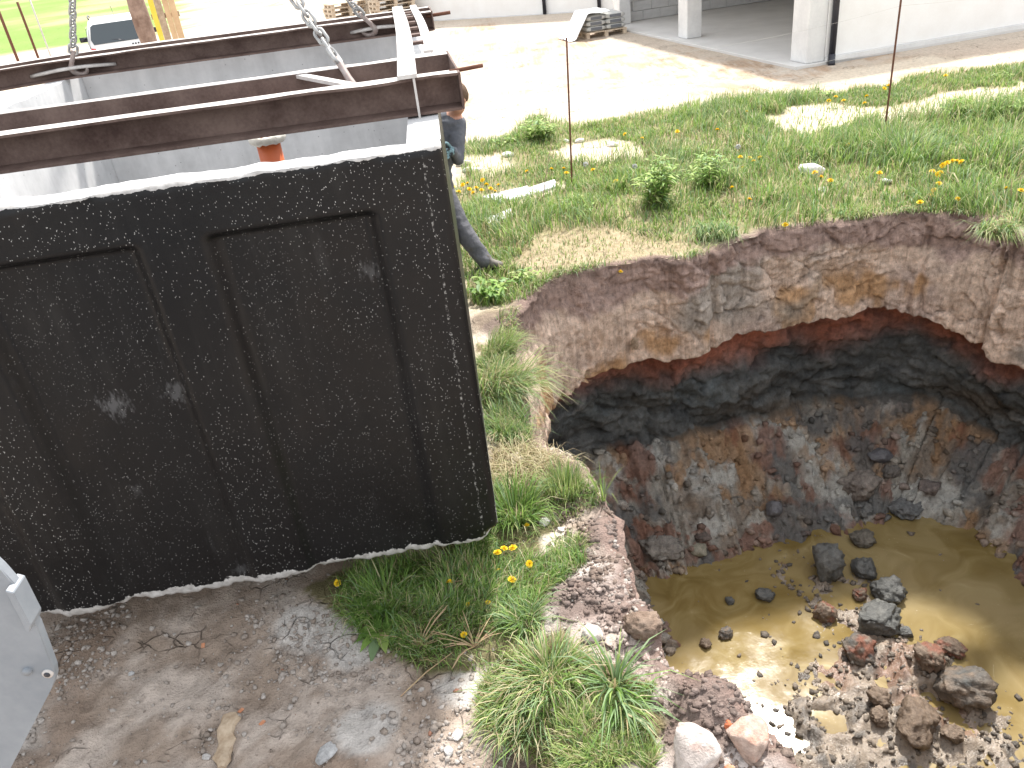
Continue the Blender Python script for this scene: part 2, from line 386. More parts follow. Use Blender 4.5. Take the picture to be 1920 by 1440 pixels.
# ------------------------------------------------------------------ pit walls
WATER = -3.0
gr = ground_h(rim_r[:, 0], rim_r[:, 1])
farness = sstep(3.6, 5.5, rim_s[:, 1])
zL = -1.02 + .07*fbm(sarc*.9, 3., 0, 2, 81) + .055*fbm(sarc*4, 1., 0, 3, 83) + .028*fbm(sarc*13, 1., 0, 4, 85, .65)
ang = np.arctan2(rim_s[:, 1]-cen[1], rim_s[:, 0]-cen[0])
zL -= .30*sstep(4.1, 5.0, rim_s[:, 0])*farness
zH = -2.15 + .18*fbm(sarc*.8, 7., 0, 3, 87) + .08*fbm(sarc*3, 7., 0, 2, 88) - .25*sstep(4.1, 5., rim_s[:, 0])
rows = []; rcol = []
sx = sarc
def add_row(o, z, c, k):                          # k: 0 = detailed edge, 1 = broad shape
    base = rim_r*(1-k)[:, None] + rim_s*k[:, None] if isinstance(k, np.ndarray) else rim_r*(1-k) + rim_s*k
    p = base + nin*np.asarray(o)[:, None]
    rows.append(np.stack([p[:, 0], p[:, 1], np.broadcast_to(z, (NS,))], 1)); rcol.append(c)
one = np.ones(NS)
topsoil = mixc((.17, .118, .10), (.27, .19, .16), .5+.5*fbm(sx*5, 2., 0, 4, 90))
P0 = rim_r
for i, o in enumerate((-.20, -.14, -.09, -.05, -.02, 0.)):    # crumbled lip that dives under the turf
    p = rim_r + nin*o
    hh = ground_h(p[:, 0], p[:, 1]) + (-.03, .002, .010, .012, .006, -.006)[i]*(1+.5*fbm(p[:, 0]*12, p[:, 1]*12, 0, 2, 92))
    cc = ground_c(p[:, 0], p[:, 1])
    add_row(o*one, hh, mixc(cc, topsoil, (0, .15, .45, .75, 1., 1.)[i]*one), 0)
gr = rows[-1][:, 2]
NU = 60
for i in range(1, NU+1):
    f = i/NU; z = gr + (zL-gr)*f; dz = (gr-z)
    o = .02 + .07*f + .055*fbm(sx*1.7, z*1.2, 0, 3, 95) + .02*fbm(sx*7, z*5, 0, 3, 97)*(1.2-.6*f) + .012*vnoise(sx*19, z*1.5, 0, 98)*f
    step = fbm(sx*.9, z*0+3, 0, 2, 99); o = o + .05*np.tanh(step*9)*sstep(.25, .5, f)
    rough_ = sstep(-.15, .35, fbm(sx*.7, z*1.5+2, 0, 3, 100))*.75+.25*(f < .45)
    o = o + rough_*(.055*(.45-np.abs(fbm(sx*4.5, z*6, 0, 5, 102, .6))) + .022*fbm(sx*22, z*22, 0, 3, 104)) + .03*np.round(fbm(sx*1.6, z*2.4, 0, 2, 106)*3)/3
    wx = .5*fbm(sx*4, z*4, 0, 3, 191); cv, ce = worley(sx*3.2+wx, z*4.2+wx*1.2, 193); cv2, ce2 = worley(sx*9+wx*2, z*11+wx*2, 195)
    brk = sstep(-.05, .25, fbm(sx*.8+5, z*1.6, 0, 3, 197))
    o = o + brk*((cv-.5)*.075 - .03*sstep(.12, 0, ce)) + (.35+.65*brk)*((cv2-.5)*.026 - .012*sstep(.15, 0, ce2))
    for ps in (1745, 1868, 1300):
        fs_ = np.abs(sx - float(sarc[np.argmin(np.hypot(*(rim_s-gz(ps, 440)[:2]).T))]) - .06*fbm(z*3, ps*.1, 0, 2, 198)); o = o - .07*sstep(.06, .0, fs_)
    n1 = fbm(sx*1.2, z*2.2, 0, 4, 101); n2 = fbm(sx*5, z*5, 0, 4, 103); st = fbm(sx*22, z*1.3, 0, 3, 105)
    c = mixc((.26, .18, .15), (.42, .305, .26), np.clip(.5+.8*n2, 0, 1))
    lim = .34 + .30*n1 + .10*n2
    clay = mixc((.54, .40, .31), (.66, .515, .415), np.clip(.5+.6*st, 0, 1))
    clay = mixc(clay, (.42, .32, .275), sstep(.05, .45, n1)*.7)
    clay = mixc(clay, (.44, .25, .11), sstep(.08, .35, fbm(sx*1.9, z*2.6, 0, 3, 107)+.12*st)*sstep(.4, .62, f)*.8)
    clay = mixc(clay, (.24, .235, .215), sstep(.15, .5, fbm(sx*1.1+3, z*1.7, 0, 3, 109))*.7)
    c = mixc(c, clay, sstep(lim-.06, lim+.06, f*one))
    c = mixc(c, topsoil, sstep(.12, .0, f*one)*.7)
    c = c*(.88+.24*cv*brk+.12*cv2)[:, None]
    add_row(o, z, c, .55*f)
oL = o
for i, (o2, dz, k) in enumerate(((.0, -.012, .1), (-.05, -.02, .25), (-.12, -.015, .4), (-.2, -.01, .6), (-.27, -.02, .8))):
    c = mixc((.30, .13, .08), (.18, .09, .065), .5+.5*fbm(sx*6, i*1., 0, 3, 111))
    wob = .02*fbm(sx*9, i*.7, 0, 3, 112)
    add_row(oL*(1-k)+o2+wob, zL+dz+wob, c, .55+.45*k)
NR = 46
for i in range(1, NR+1):
    f = i/NR; z = zL-.02 + (zH-zL+.02)*f
    o = -.30 + .10*f + .10*fbm(sx*1.3, z*1.6, 0, 4, 115) + .05*fbm(sx*5, z*6, 0, 4, 117) + .07*(.4-np.abs(fbm(sx*3.4, z*5, 0, 5, 116, .62))) + .02*fbm(sx*24, z*24, 0, 3, 119)
    o = o - .10*sstep(.5, .9, f)*(1+fbm(sx*1.1, 4., 0, 2, 118))
    wx = .6*fbm(sx*3, z*4, 0, 3, 221); cv, ce = worley(sx*2.6+wx, z*5+wx, 223); cv2, ce2 = worley(sx*8+wx*2, z*13+wx*2, 225)
    o = o + (cv-.5)*.09 - .035*sstep(.12, 0, ce) + (cv2-.5)*.035 - .015*sstep(.15, 0, ce2)
    n1 = fbm(sx*1.4, z*2.4, 0, 4, 121); n2 = fbm(sx*6, z*7, 0, 4, 123)
    c = mixc((.055, .06, .062), (.115, .12, .118), np.clip(.5+.9*n2, 0, 1))
    c = mixc(c, (.10, .115, .12), sstep(.15, .5, n1)*.8)
    c = mixc(c, (.075, .06, .045), sstep(.1, .5, fbm(sx*.9, z*2+5, 0, 4, 125))*.8)
    red = sstep(.50, .14, f + .22*fbm(sx*1.6, z*1., 0, 3, 127))
    c = mixc(c, mixc((.36, .125, .072), (.20, .08, .055), np.clip(.5+.7*n2, 0, 1)), red*.95)
    c = c*(.60+.55*cv+.5*cv2)[:, None]
    add_row(o, z, c, .85)
oR = o
NH = 74
reach = 1.12 + .28*fbm(sx*.8, 2., 0, 3, 129) - .25*sstep(3.9, 4.8, rim_s[:, 0])*farness - .35*(1-farness)
for i in range(1, NH+1):
    f = i/NH; fb = sstep(0, .12, f)
    o = oR + (reach+.3)*f
    zz = zH + (WATER-.22-zH)*(f**.85) + .03*fb
    px_ = rim_s + nin*o[:, None]
    lump = fbm(px_[:, 0]*2.4, px_[:, 1]*2.4, 0, 4, 131); l2 = fbm(px_[:, 0]*8, px_[:, 1]*8, 0, 4, 133)
    z = zz + (.13*lump + .11*np.abs(l2) + .04*(.5-np.abs(fbm(px_[:, 0]*15, px_[:, 1]*15, 0, 3, 134))) + .025*fbm(px_[:, 0]*26, px_[:, 1]*26, 0, 3, 135))*fb
    wx = .5*lump; hv1, he1 = worley(px_[:, 0]*4+wx, px_[:, 1]*4+wx, 231); hv2, he2 = worley(px_[:, 0]*11+wx, px_[:, 1]*11-wx, 235)
    z = z + fb*((hv1-.5)*.07 - .03*sstep(.15, 0, he1) + (hv2-.5)*.035 - .012*sstep(.2, 0, he2)); ch = (hv1-.5)*.35+(hv2-.5)*.35
    n1 = fbm(px_[:, 0]*1.5, px_[:, 1]*3, 0, 4, 137); n2 = fbm(px_[:, 0]*6, px_[:, 1]*6, 0, 4, 139); n3 = fbm(px_[:, 0]*3, px_[:, 1]*3, 3, 4, 141)
    c = mixc((.33, .31, .27), (.22, .185, .15), sstep(-.2, .3, n2))
    c = mixc(c, (.46, .46, .43), sstep(.05, .4, n1+ch*.7)*.75)
    c = mixc(c, (.33, .19, .09), sstep(.02, .36, n3 + .25*(.4-f) - ch)*.7)
    c = mixc(c, (.19, .08, .05), sstep(.16, .44, fbm(px_[:, 0]*2.6+7, px_[:, 1]*2.6, 0, 4, 143)+ch)*.75)
    c = mixc(c, (.13, .132, .13), sstep(.14, .44, fbm(px_[:, 0]*2.2-3, px_[:, 1]*2.2, 0, 4, 145)+.12*n2-ch*.8)*.85)
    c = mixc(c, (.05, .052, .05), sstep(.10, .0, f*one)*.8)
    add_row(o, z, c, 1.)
for o2, z2 in ((.25, -.2), (.6, -.3)): add_row(oR+reach+.3+o2, WATER-.2+z2+0*one, (c*.8), 1.)
V = np.stack(rows, 0).reshape(-1, 3); Cc = np.stack(rcol, 0).reshape(-1, 3)
nr = len(rows); ii = np.arange(nr)[:, None]*NS; jj = np.arange(NS)[None]; j2 = (jj+1) % NS
Fp = np.stack([ii[:-1]+jj, ii[:-1]+j2, ii[1:]+j2, ii[1:]+jj], -1).reshape(-1, 4)
if True:
    a, b, c_ = V[Fp[100, 0]], V[Fp[100, 1]], V[Fp[100, 2]]
al = np.zeros((nr, NS, 1)); al[6:6+NU] = 1.; al[6+NU:6+NU+NR] = .35; Cc4 = np.hstack([Cc, al.reshape(-1, 1)])
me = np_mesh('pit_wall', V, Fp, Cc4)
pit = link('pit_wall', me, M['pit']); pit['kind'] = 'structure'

# pit floor: mud that rises through the water in places
fx = np.arange(-.2, 6.0, .03); fy = np.arange(.6, 7.8, .03); FX, FY = np.meshgrid(fx, fy); fxr, fyr = FX.ravel(), FY.ravel()
def mud_h(x, y):
    def b(px, py, r, a):
        c = gz(px, py, WATER); return a*gauss(x, y, c[0], c[1], r)
    m = b(1680, 1240, .26, .16)+b(1770, 1270, .24, .17)+b(1560, 1090, .22, .13)+b(1710, 1370, .3, .16)+b(1560, 1330, .26, .12)+b(1480, 1060, .25, .10)+b(1870, 1400, .3, .14)+b(1500, 1420, .3, .12)+b(1640, 1160, .2, .1)+b(1840, 1190, .18, .08)
    m = m + b(1640, 1210, .60, .085) + b(1580, 1390, .75, .10) + b(1530, 1080, .35, .07) + b(1440, 1190, .16, .07) + b(1350, 1200, .12, .05)
    r = 1-np.abs(fbm(x*3.2, y*3.2, 0, 4, 151))*2.2
    return -3.118 + m*.55*(.6+.6*r) + .035*fbm(x*7, y*7, 0, 4, 153) + .03*(1-2*np.abs(fbm(x*14, y*14, 0, 3, 155)))*sstep(1.2, 1.9, x)
mz = mud_h(fxr, fyr)
n1 = fbm(fxr*3, fyr*3, 0, 4, 157); n2 = fbm(fxr*8, fyr*8, 0, 4, 159)
mc = mixc((.20, .16, .12), (.29, .24, .19), .5+.5*n1); mc = mixc(mc, (.075, .068, .062), sstep(.1, .4, n2)*.8); mc = mixc(mc, (.22, .12, .08), sstep(.22, .5, fbm(fxr*2, fyr*2, 2, 4, 161))*.7)
nfx, nfy = len(fx), len(fy); idx = np.arange(nfx*nfy).reshape(nfy, nfx)
Ff = np.stack([idx[:-1, :-1], idx[:-1, 1:], idx[1:, 1:], idx[1:, :-1]], -1).reshape(-1, 4)
me = np_mesh('pit_mud_floor', np.stack([fxr, fyr, mz], 1), Ff, mc)
mudm = attr_mat('wet_mud', .2, .6, 30, .3, 1., .016, 110).m
mud = link('pit_mud_floor', me, mudm); mud['kind'] = 'structure'
wm = NT('muddy_water', .06, (.20, .135, .03), .5); v = wm.coord()
wob = wm.n('ShaderNodeTexNoise'); wob.inputs['Scale'].default_value = 1.1; wob.inputs['Detail'].default_value = 2; wm.l(v, wob.inputs['Vector'])
add = wm.n('ShaderNodeVectorMath'); add.operation = 'MULTIPLY_ADD'; add.inputs[1].default_value = (1.4, 1.4, 0); wm.l(wob.outputs['Color'], add.inputs[0]); wm.l(v, add.inputs[2])
sw = wm.n('ShaderNodeTexNoise'); sw.inputs['Scale'].default_value = 2.2; sw.inputs['Detail'].default_value = 7; sw.inputs['Distortion'].default_value = 1.6; wm.l(add.outputs[0], sw.inputs['Vector'])
wm.color(wm.ramp(sw.outputs['Fac'], [(.3, (.16, .112, .036)), (.48, (.20, .145, .053)), (.66, (.265, .205, .09)), (.8, (.36, .30, .175))]))
wsrc = wm.b.inputs['Base Color'].links[0].from_socket
big = wm.ramp(wm.noise(add.outputs[0], .55, 4), [(.45, BW(0)), (.68, BW(.7))]); scum = wm.math('MULTIPLY', wm.ramp(wm.noise(add.outputs[0], 34, 5, .7), [(.63, BW(0)), (.70, BW(.6))]), wm.ramp(wm.noise(v, 1.6, 3), [(.42, BW(0)), (.6, BW(1))]))
wm.color(wm.mix(scum, wm.mix(big, wsrc, (.34, .275, .155)), (.46, .41, .30)))
wm.l(wm.math('ADD', wm.math('MULTIPLY', scum, .4), wm.ramp(wm.noise(v, 3, 4), [(.35, BW(.05)), (.7, BW(.16))])), wm.b.inputs['Roughness'])
wm.bump(wm.math('ADD', wm.noise(v, 7, 3), wm.math('MULTIPLY', wm.noise(v, 45, 3), .25)), .045, .02)
bm = bmesh.new(); bmesh.ops.create_grid(bm, x_segments=2, y_segments=2, size=1)
for vv in bm.verts: vv.co = Vector((2.8+vv.co.x*3.1, 4.1+vv.co.y*3.7, WATER))
water = link('pit_water', bm_mesh('pit_water', bm), wm.m); water['kind'] = 'structure'
pbvh = BVHTree.FromPolygons(V.tolist(), Fp.tolist()); mbvh = BVHTree.FromPolygons(np.stack([fxr, fyr, mz], 1).tolist(), Ff.tolist())
def pick(px, py):
    d = Vector(ray(px, py)).normalized(); o = Vector(CAM); best = None
    for b in (gbvh, pbvh, mbvh):
        h = b.ray_cast(o, d)
        if h[0] is not None and (best is None or h[3] < best[3]): best = h
    p = best[0].copy()
    if p.z < WATER:
        p = Vector(gz(px, py, WATER))
    return p

# ------------------------------------------------------------------ the precast tank
YAW = R_(4.665); TB = .25; TH = 1.87; TW = 2.7; TD = 4.2; WT = .13; FL = .040
O_ = gz(938, 1012, TB)
def TL(u, v, z=0.):                               # tank coordinates -> world
    return np.array([O_[0]+u*math.cos(YAW)-v*math.sin(YAW), O_[1]+u*math.sin(YAW)+v*math.cos(YAW), TB+z])
tank = empty('concrete_tank', (O_[0], O_[1], TB), YAW, 'large open concrete tank coated in black bitumen, hanging from chains beside the pit', 'tank')
def bit_mat():
    m = NT('black_bitumen', .45, (.012, .012, .014), .32)
    v = m.coord('Object')
    sep = m.n('ShaderNodeSeparateXYZ'); m.l(v, sep.inputs[0]); X, Z = sep.outputs[0], sep.outputs[2]
    base = m.ramp(m.noise(v, 2.2, 5), [(.35, (.0022, .0022, .003)), (.62, (.0042, .0042, .005)), (.8, (.0085, .008, .008))])
    # lime splashes: small elongated flecks at two sizes
    def flecks(sc, thr, sx, dens, rot):
        mp = m.n('ShaderNodeMapping'); mp.inputs['Scale'].default_value = (sc*sx, sc*.5, sc); mp.inputs['Rotation'].default_value = (0, rot, 0); m.l(v, mp.inputs[0])
        vo = m.n('ShaderNodeTexVoronoi'); vo.inputs['Scale'].default_value = 1; m.l(mp.outputs[0], vo.inputs['Vector'])
        sc_ = m.n('ShaderNodeSeparateColor'); m.l(vo.outputs['Color'], sc_.inputs[0])
        rad = m.math('MULTIPLY', sc_.outputs[1], thr)
        f = m.math('LESS_THAN', vo.outputs['Distance'], rad)
        return m.math('MULTIPLY', f, m.math('LESS_THAN', sc_.outputs[0], dens))
    patch = m.ramp(m.noise(v, 1.3, 3), [(.3, BW(.35)), (.7, BW(1))])
    fk = m.math('MAXIMUM', flecks(72, .19, 2.4, .42, .35), flecks(38, .13, 2.6, .34, .15))
    fk = m.math('MAXIMUM', fk, flecks(104, .22, 1.4, .34, .6))
    col_ = m.mix(m.math('MULTIPLY', fk, patch), base, (.62, .62, .61))
    # scuffs
    sc = m.noise(m.coord('Object', (1, 1, .25)), 7, 6, .7)
    col_ = m.mix(m.ramp(sc, [(.64, BW(0)), (.80, BW(.07))]), col_, (.32, .34, .36))
    # dusty vertical run-off
    ru = m.noise(m.coord('Object', (14, 14, .8)), 1, 5)
    col_ = m.mix(m.math('MULTIPLY', m.ramp(ru, [(.5, BW(0)), (.75, BW(.035))]), m.ramp(m.noise(v, 1.1, 3), [(.42, BW(0)), (.6, BW(1))])), col_, (.28, .27, .25))
    # two hand-shaped smears and wipe marks at their own places
    for (cx_, cz_, r_, a_) in ((-1.47, 1.02, .085, .16), (-1.22, 1.03, .07, .13), (-1.52, .60, .05, .06), (-.35, 1.42, .05, .10), (-1.22, .07, .05, .08)):
        dx = m.math('SUBTRACT', X, cx_); dz = m.math('SUBTRACT', Z, cz_)
        d = m.math('SQRT', m.math('ADD', m.math('MULTIPLY', dx, dx), m.math('MULTIPLY', dz, dz)))
        g = m.ramp(m.math('ADD', m.math('DIVIDE', d, r_), m.math('MULTIPLY', m.math('SUBTRACT', m.noise(m.coord('Object', (2.4, 1, 1)), 26, 5), .5), 3.2)), [(.1, BW(1)), (.75, BW(0))])
        col_ = m.mix(m.math('MULTIPLY', g, a_), col_, (.45, .46, .48))
    # formwork seam with chipped lime dots
    sn = m.noise(v, 55, 4)
    seam = m.math('LESS_THAN', m.math('ABSOLUTE', m.math('ADD', m.math('SUBTRACT', X, -.073), m.math('MULTIPLY', m.math('SUBTRACT', m.noise(v, 9, 3), .5), .03))), .0045)
    col_ = m.mix(m.math('MULTIPLY', seam, m.ramp(sn, [(.50, BW(0)), (.62, BW(.4))])), col_, (.6, .6, .58))
    # bare concrete along the chipped bottom and top arrises
    en = m.math('MULTIPLY', m.math('SUBTRACT', m.noise(m.coord('Object', (1, 1, 1)), 9, 7, .75), .24), .13)
    cnr = m.math('SQRT', m.math('ADD', m.math('MULTIPLY', X, X), m.math('MULTIPLY', Z, Z)))
    bot = m.math('MAXIMUM', m.math('LESS_THAN', Z, en), m.math('LESS_THAN', cnr, m.math('ADD', .045, en)))
    top = m.math('GREATER_THAN', Z, m.math('ADD', TH-.010, m.math('MULTIPLY', m.math('SUBTRACT', m.noise(v, 18, 5), .5), .035)))
    cn = m.ramp(m.noise(v, 30, 5), [(.3, (.30, .29, .28)), (.7, (.55, .54, .53))])
    msk = m.math('MAXIMUM', bot, top)
    col_ = m.mix(msk, col_, cn)
    m.color(col_)
    m.l(m.math('ADD', m.math('MULTIPLY', m.math('MAXIMUM', msk, fk), .45), m.ramp(m.noise(v, 5, 4), [(.3, BW(.34)), (.7, BW(.56))])), m.b.inputs['Roughness'])
    m.bump(m.math('ADD', m.noise(v, 26, 5), m.math('MULTIPLY', msk, .6)), .25, .006)
    return m.m
M['bitumen'] = bit_mat()
def conc_mat(name, dark, light):
    m = NT(name, .9, light, .2); v = m.coord()
    a = m.noise(v, 1.6, 6, .65); b = m.noise(v, 14, 5); st = m.noise(m.coord('Object', (5, 5, .5)), 1.4, 5)
    k = m.math('ADD', m.math('ADD', m.math('MULTIPLY', a, .5), m.math('MULTIPLY', st, .35)), m.math('MULTIPLY', b, .15))
    c = m.ramp(k, [(.36, dark), (.52, light), (.66, tuple(min(.72, x*1.25) for x in light))])
    vo = m.n('ShaderNodeTexVoronoi'); vo.inputs['Scale'].default_value = 16; m.l(v, vo.inputs['Vector'])
    c = m.mix(m.ramp(vo.outputs['Distance'], [(.05, BW(.6)), (.10, BW(0))]), c, (.12, .12, .12))
    m.color(c); m.bump(m.math('ADD', a, b), .3, .006); return m.m
M['tank_conc'] = conc_mat('tank_concrete', (.46, .465, .47), (.60, .605, .61))
# front wall: pressed panels between ribs, chipped arrises
us = np.linspace(-TW, 0, 226); zs = np.linspace(0, TH, 157); UU, ZZ = np.meshgrid(us, zs); uu, zz = UU.ravel(), ZZ.ravel()
def bandf(x, a, b, e): return sstep(a, a+e, x)*sstep(b, b-e, x)
rec = np.zeros_like(uu)
for a, b in ((-.925, -.262), (-1.80, -1.135), (-2.50, -2.01)): rec = np.maximum(rec, bandf(uu, a, b, .065)*sstep(1.675, 1.645, zz)*(.55+.45*sstep(.0, 1.4, zz)))
vv_ = rec*.048 + .003*fbm(uu*3, zz*3, 0, 3, 201)
edge = np.minimum(zz, 1e9)
vv_ += .020*sstep(.03, 0, zz)*(.5+fbm(uu*14, zz*14, 0, 3, 203)) + .014*sstep(.02, 0, TH-zz)*(.5+fbm(uu*11, 5., 0, 3, 205)) + .018*sstep(.022, 0, -uu)
chip = np.exp(-(((uu+.0)/.06)**2+((zz)/.055)**2)); vv_ += chip*.06
zz2 = zz + sstep(.04, 0, zz)*(.022*(fbm(uu*7, 1., 0, 4, 207)) + .012*fbm(uu*30, 2., 0, 2, 208)) + chip*.05 + sstep(.03, 0, TH-zz)*(.010*fbm(uu*9, 3., 0, 4, 209))
nu, nz = len(us), len(zs); idx = np.arange(nu*nz).reshape(nz, nu)
Ft = np.stack([idx[:-1, :-1], idx[:-1, 1:], idx[1:, 1:], idx[1:, :-1]], -1).reshape(-1, 4).tolist()
Vt = np.stack([uu, vv_, zz2], 1).tolist()
# close the slab: back side and the four edges
n0 = len(Vt); border = list(idx[0]) + list(idx[1:, -1]) + list(idx[-1, :-1][::-1]) + list(idx[1:-1, 0][::-1])
Vb = [[max(-TW, min(FL*WT, Vt[i][0])), WT, Vt[i][2]] for i in border]; nb = len(border)
for i in range(nb): Ft.append([border[i], n0+i, n0+(i+1) % nb, border[(i+1) % nb]])
Ft.append([n0+i for i in range(nb)])
me = np_mesh('front_wall', np.array(Vt+Vb), Ft, smooth=False)
for p in me.polygons: p.use_smooth = len(p.vertices) == 4
me.materials.append(M['bitumen']); me.materials.append(M['tank_conc'])
for k, p in enumerate(me.polygons):
    if k >= (nu-1)*(nz-1):
        if p.normal.z > .6 or p.normal.y > .6 or p.normal.z < -.6: p.material_index = 1; p.use_smooth = False
link('front_wall', me, None, tank)
def wall(name, quad, top_noise=True):             # quad: footprint (4 points), outer edge first; faces get coat or concrete
    bm = bmesh.new(); n = 40
    def ln(a, b): return [Vector(a).lerp(Vector(b), i/n) for i in range(n+1)]
    outer, inner = ln(quad[0], quad[1]), ln(quad[3], quad[2])
    g = [[], [], [], []]
    for i in range(n+1):
        j = random.uniform(-.006, .004)
        for k, (p, z) in enumerate(((outer[i], 0), (outer[i], TH+j), (inner[i], TH+j+random.uniform(-.004, .004)), (inner[i], 0))):
            g[k].append(bm.verts.new((p.x, p.y, z)))
    fs = []
    for i in range(n):
        for k in range(4):
            f = bm.faces.new((g[k][i], g[(k+1) % 4][i], g[(k+1) % 4][i+1], g[k][i+1])); f.material_index = 0 if k == 0 else 1
    for e in (0, n): bm.faces.new([g[k][e] for k in range(4)])
    me = bm_mesh(name, bm); me.materials.append(M['bitumen']); me.materials.append(M['tank_conc']); return link(name, me, None, tank)
wall('side_wall', [(FL*WT, WT+.002), (FL*TD, TD), (FL*TD-WT, TD), (FL*WT-WT, WT+.002)])
wall('side_wall', [(-TW, TD), (-TW, WT+.002), (-TW+WT, WT+.002), (-TW+WT, TD)])
wall('back_wall', [(FL*TD-WT-.002, TD-.002), (-TW+WT+.002, TD-.002), (-TW+WT+.002, TD-WT), (FL*TD-WT-.002, TD-WT)])
box('floor_slab', (-TW+WT+.003, WT+.003, .01), (-WT-.01, TD-WT-.003, .15), M['tank_conc'], tank, 0)
# drips of bitumen on the lower arris and mortar smears on the rim
pvc = varied('orange_pvc', (.62, .13, .035), (.70, .17, .05), 4, .4, .5, 0)
foam = varied('pale_foam', (.66, .63, .56), (.8, .78, .7), 20, .9, .2, .8, .01)
pc = (-.665, .42)
pr_ = tube('outlet_pipe', [(-.765, .96, .12), (-.765, .96, 1.0), (-.765, .96, 1.83)], .055, pvc, tank, 20)
def torus_mesh(name, R, r, segR=28, segr=10, wob=0., sy=1.):
    bm = bmesh.new(); rings = []
    for i in range(segR):
        a = 2*math.pi*i/segR; rr = r*(1+wob*random.uniform(-1, 1)); ring = []
        for k in range(segr):
            b = 2*math.pi*k/segr; q = R+rr*math.cos(b); ring.append(bm.verts.new((q*math.cos(a), q*math.sin(a)*sy, rr*math.sin(b)*1.2)))
        rings.append(ring)
    for i in range(segR):
        for k in range(segr):
            bm.faces.new((rings[i][k], rings[(i+1) % segR][k], rings[(i+1) % segR][(k+1) % segr], rings[i][(k+1) % segr]))
    return bm_mesh(name, bm, smooth=True)
fo = link('foam_collar', torus_mesh('foam_collar', .066, .017, wob=.3), foam, pr_); fo.location = (-.765, .96, 1.795)

# ------------------------------------------------------------------ lifting frame of steel channels
frame = empty('spreader_rig', TL(0, 0, TH), YAW, 'rusty steel channel beams with pale cross bars lying across the rim of the black tank', 'lifting rig')
def channel(name, v, facing, u0=-2.85, u1=.13, bend=0., h=.115, fl=.10, tw=.008, tf=.011, sag=0.):
    bm = bmesh.new(); n = 30; prof = [(0, 0), (fl*facing, 0), (fl*facing, tf), (tw*facing, tf+.006), (tw*facing, h-tf-.006), (fl*facing, h-tf), (fl*facing, h), (0, h)]
    rings = []
    for i in range(n+1):
        u = u0+(u1-u0)*i/n; s = sag*math.sin(math.pi*i/n)
        w1 = .002*float(vnoise(u*5, v, 0, 5)); w2 = .004*float(vnoise(u*4, v+3, 0, 6))
        bd = bend*max(0, -2.35-u)**1.6
        rings.append([bm.verts.new((u, v-bd+p[0]+w1, p[1]+s+(w2 if p[1] > h/2 and abs(p[0]) > tw else 0)+.002)) for p in prof])
    m = len(prof)
    for i in range(n):
        for k in range(m): bm.faces.new((rings[i][k], rings[i][(k+1) % m], rings[i+1][(k+1) % m], rings[i+1][k]))
    bm.faces.new(rings[0]); bm.faces.new(rings[-1][::-1])
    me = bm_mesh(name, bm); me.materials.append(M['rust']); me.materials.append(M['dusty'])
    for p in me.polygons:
        if p.normal.z > .9 and p.center.z > h*.8: p.material_index = 1  # upward flange faces get the painted-in sunlit tone
    return link(name, me, None, frame)
B1, B2, B3, B4 = .69, 1.20, 3.87, 4.13
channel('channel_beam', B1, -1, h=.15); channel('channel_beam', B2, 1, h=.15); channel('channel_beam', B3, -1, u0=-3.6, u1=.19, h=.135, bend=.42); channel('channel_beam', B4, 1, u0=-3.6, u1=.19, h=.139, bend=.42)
H_ = .153
box('end_plate', (.131, B1-.102, .004), (.141, B2+.102, H_), M['rust'], frame, .002)
box('end_plate', (.191, B3-.102, .004), (.201, B4+.102, .142), M['rust'], frame, .002)
box('end_plate', (-2.862, B1-.102, .004), (-2.852, B2+.102, H_), M['rust'], frame, .002)
# cross strap, slightly arched over the beams, with its second bar and rungs
def strap(name, uc, wdt, v0, v1, rise, th=.012, n=26):
    bm = bmesh.new(); R4 = []
    for i in range(n+1):
        t = i/n; v = v0+(v1-v0)*t; z = H_+.003+rise*math.sin(math.pi*min(1, t*1.02))
        uo = uc + .035*t + .010*math.sin(t*math.pi*1.5)
        R4.append([bm.verts.new((uo+a*wdt/2, v, z+b)) for a, b in ((-1, 0), (1, 0), (1, th), (-1, th))])
    for i in range(n):
        for k in range(4): bm.faces.new((R4[i][k], R4[i][(k+1) % 4], R4[i+1][(k+1) % 4], R4[i+1][k]))
    bm.faces.new(R4[0]); bm.faces.new(R4[-1][::-1])
    return link(name, bm_mesh(name, bm), M['worn_steel'], frame)
strap('cross_bar', -.080, .080, B1-.115, B4+.06, .035, .016)
strap('cross_bar', .045, .05, B2+.10, B4+.05, .012)
for i in range(6):
    v = B2+.35+i*.36; box('rung', (-.035, v-.03, H_+.02), (.035, v+.03, H_+.034), M['rust'], frame, .001)
box('drop_plate', (-.060, B1-.113, -.012), (-.050, B1-.102, H_+.002), M['worn_steel'], frame, .001)
box('drop_plate', (-.125, B1-.010, -.004), (-.050, B1-.002, .0), M['worn_steel'], frame, 0)
prism('brace', [(-.60, B2-.002, H_-.02), (-.55, B2-.002, H_-.02), (-.29, B1+.004, H_-.02), (-.34, B1+.004, H_-.02)], (0, 0, .016), M['worn_steel'], frame)
tube('rod', [(.10, B1-.03, H_-.004), (.245, B1-.035, H_+.004)], .0085, M['rebar'], frame)
tube('rod', [(.15, B3-.03, H_-.05), (.34, B3-.03, H_-.045)], .013, M['rebar'], frame)
def bow(u0, u1, v):
    pts = []
    for i in range(13):
        t = i/12; uq = u0+(u1-u0)*t; pts.append((uq, v-.42*max(0, -2.35-uq)**1.6-.010-.075*math.sin(math.pi*t)**.7, .055+.02*math.sin(math.pi*t)))
    return tube('lifting_bow', pts, .013, M['worn_steel'], frame)
bow(-2.80, -2.22, B3); bow(-.44, -.02, B3); bow(-.58, -.14, B2-.0)
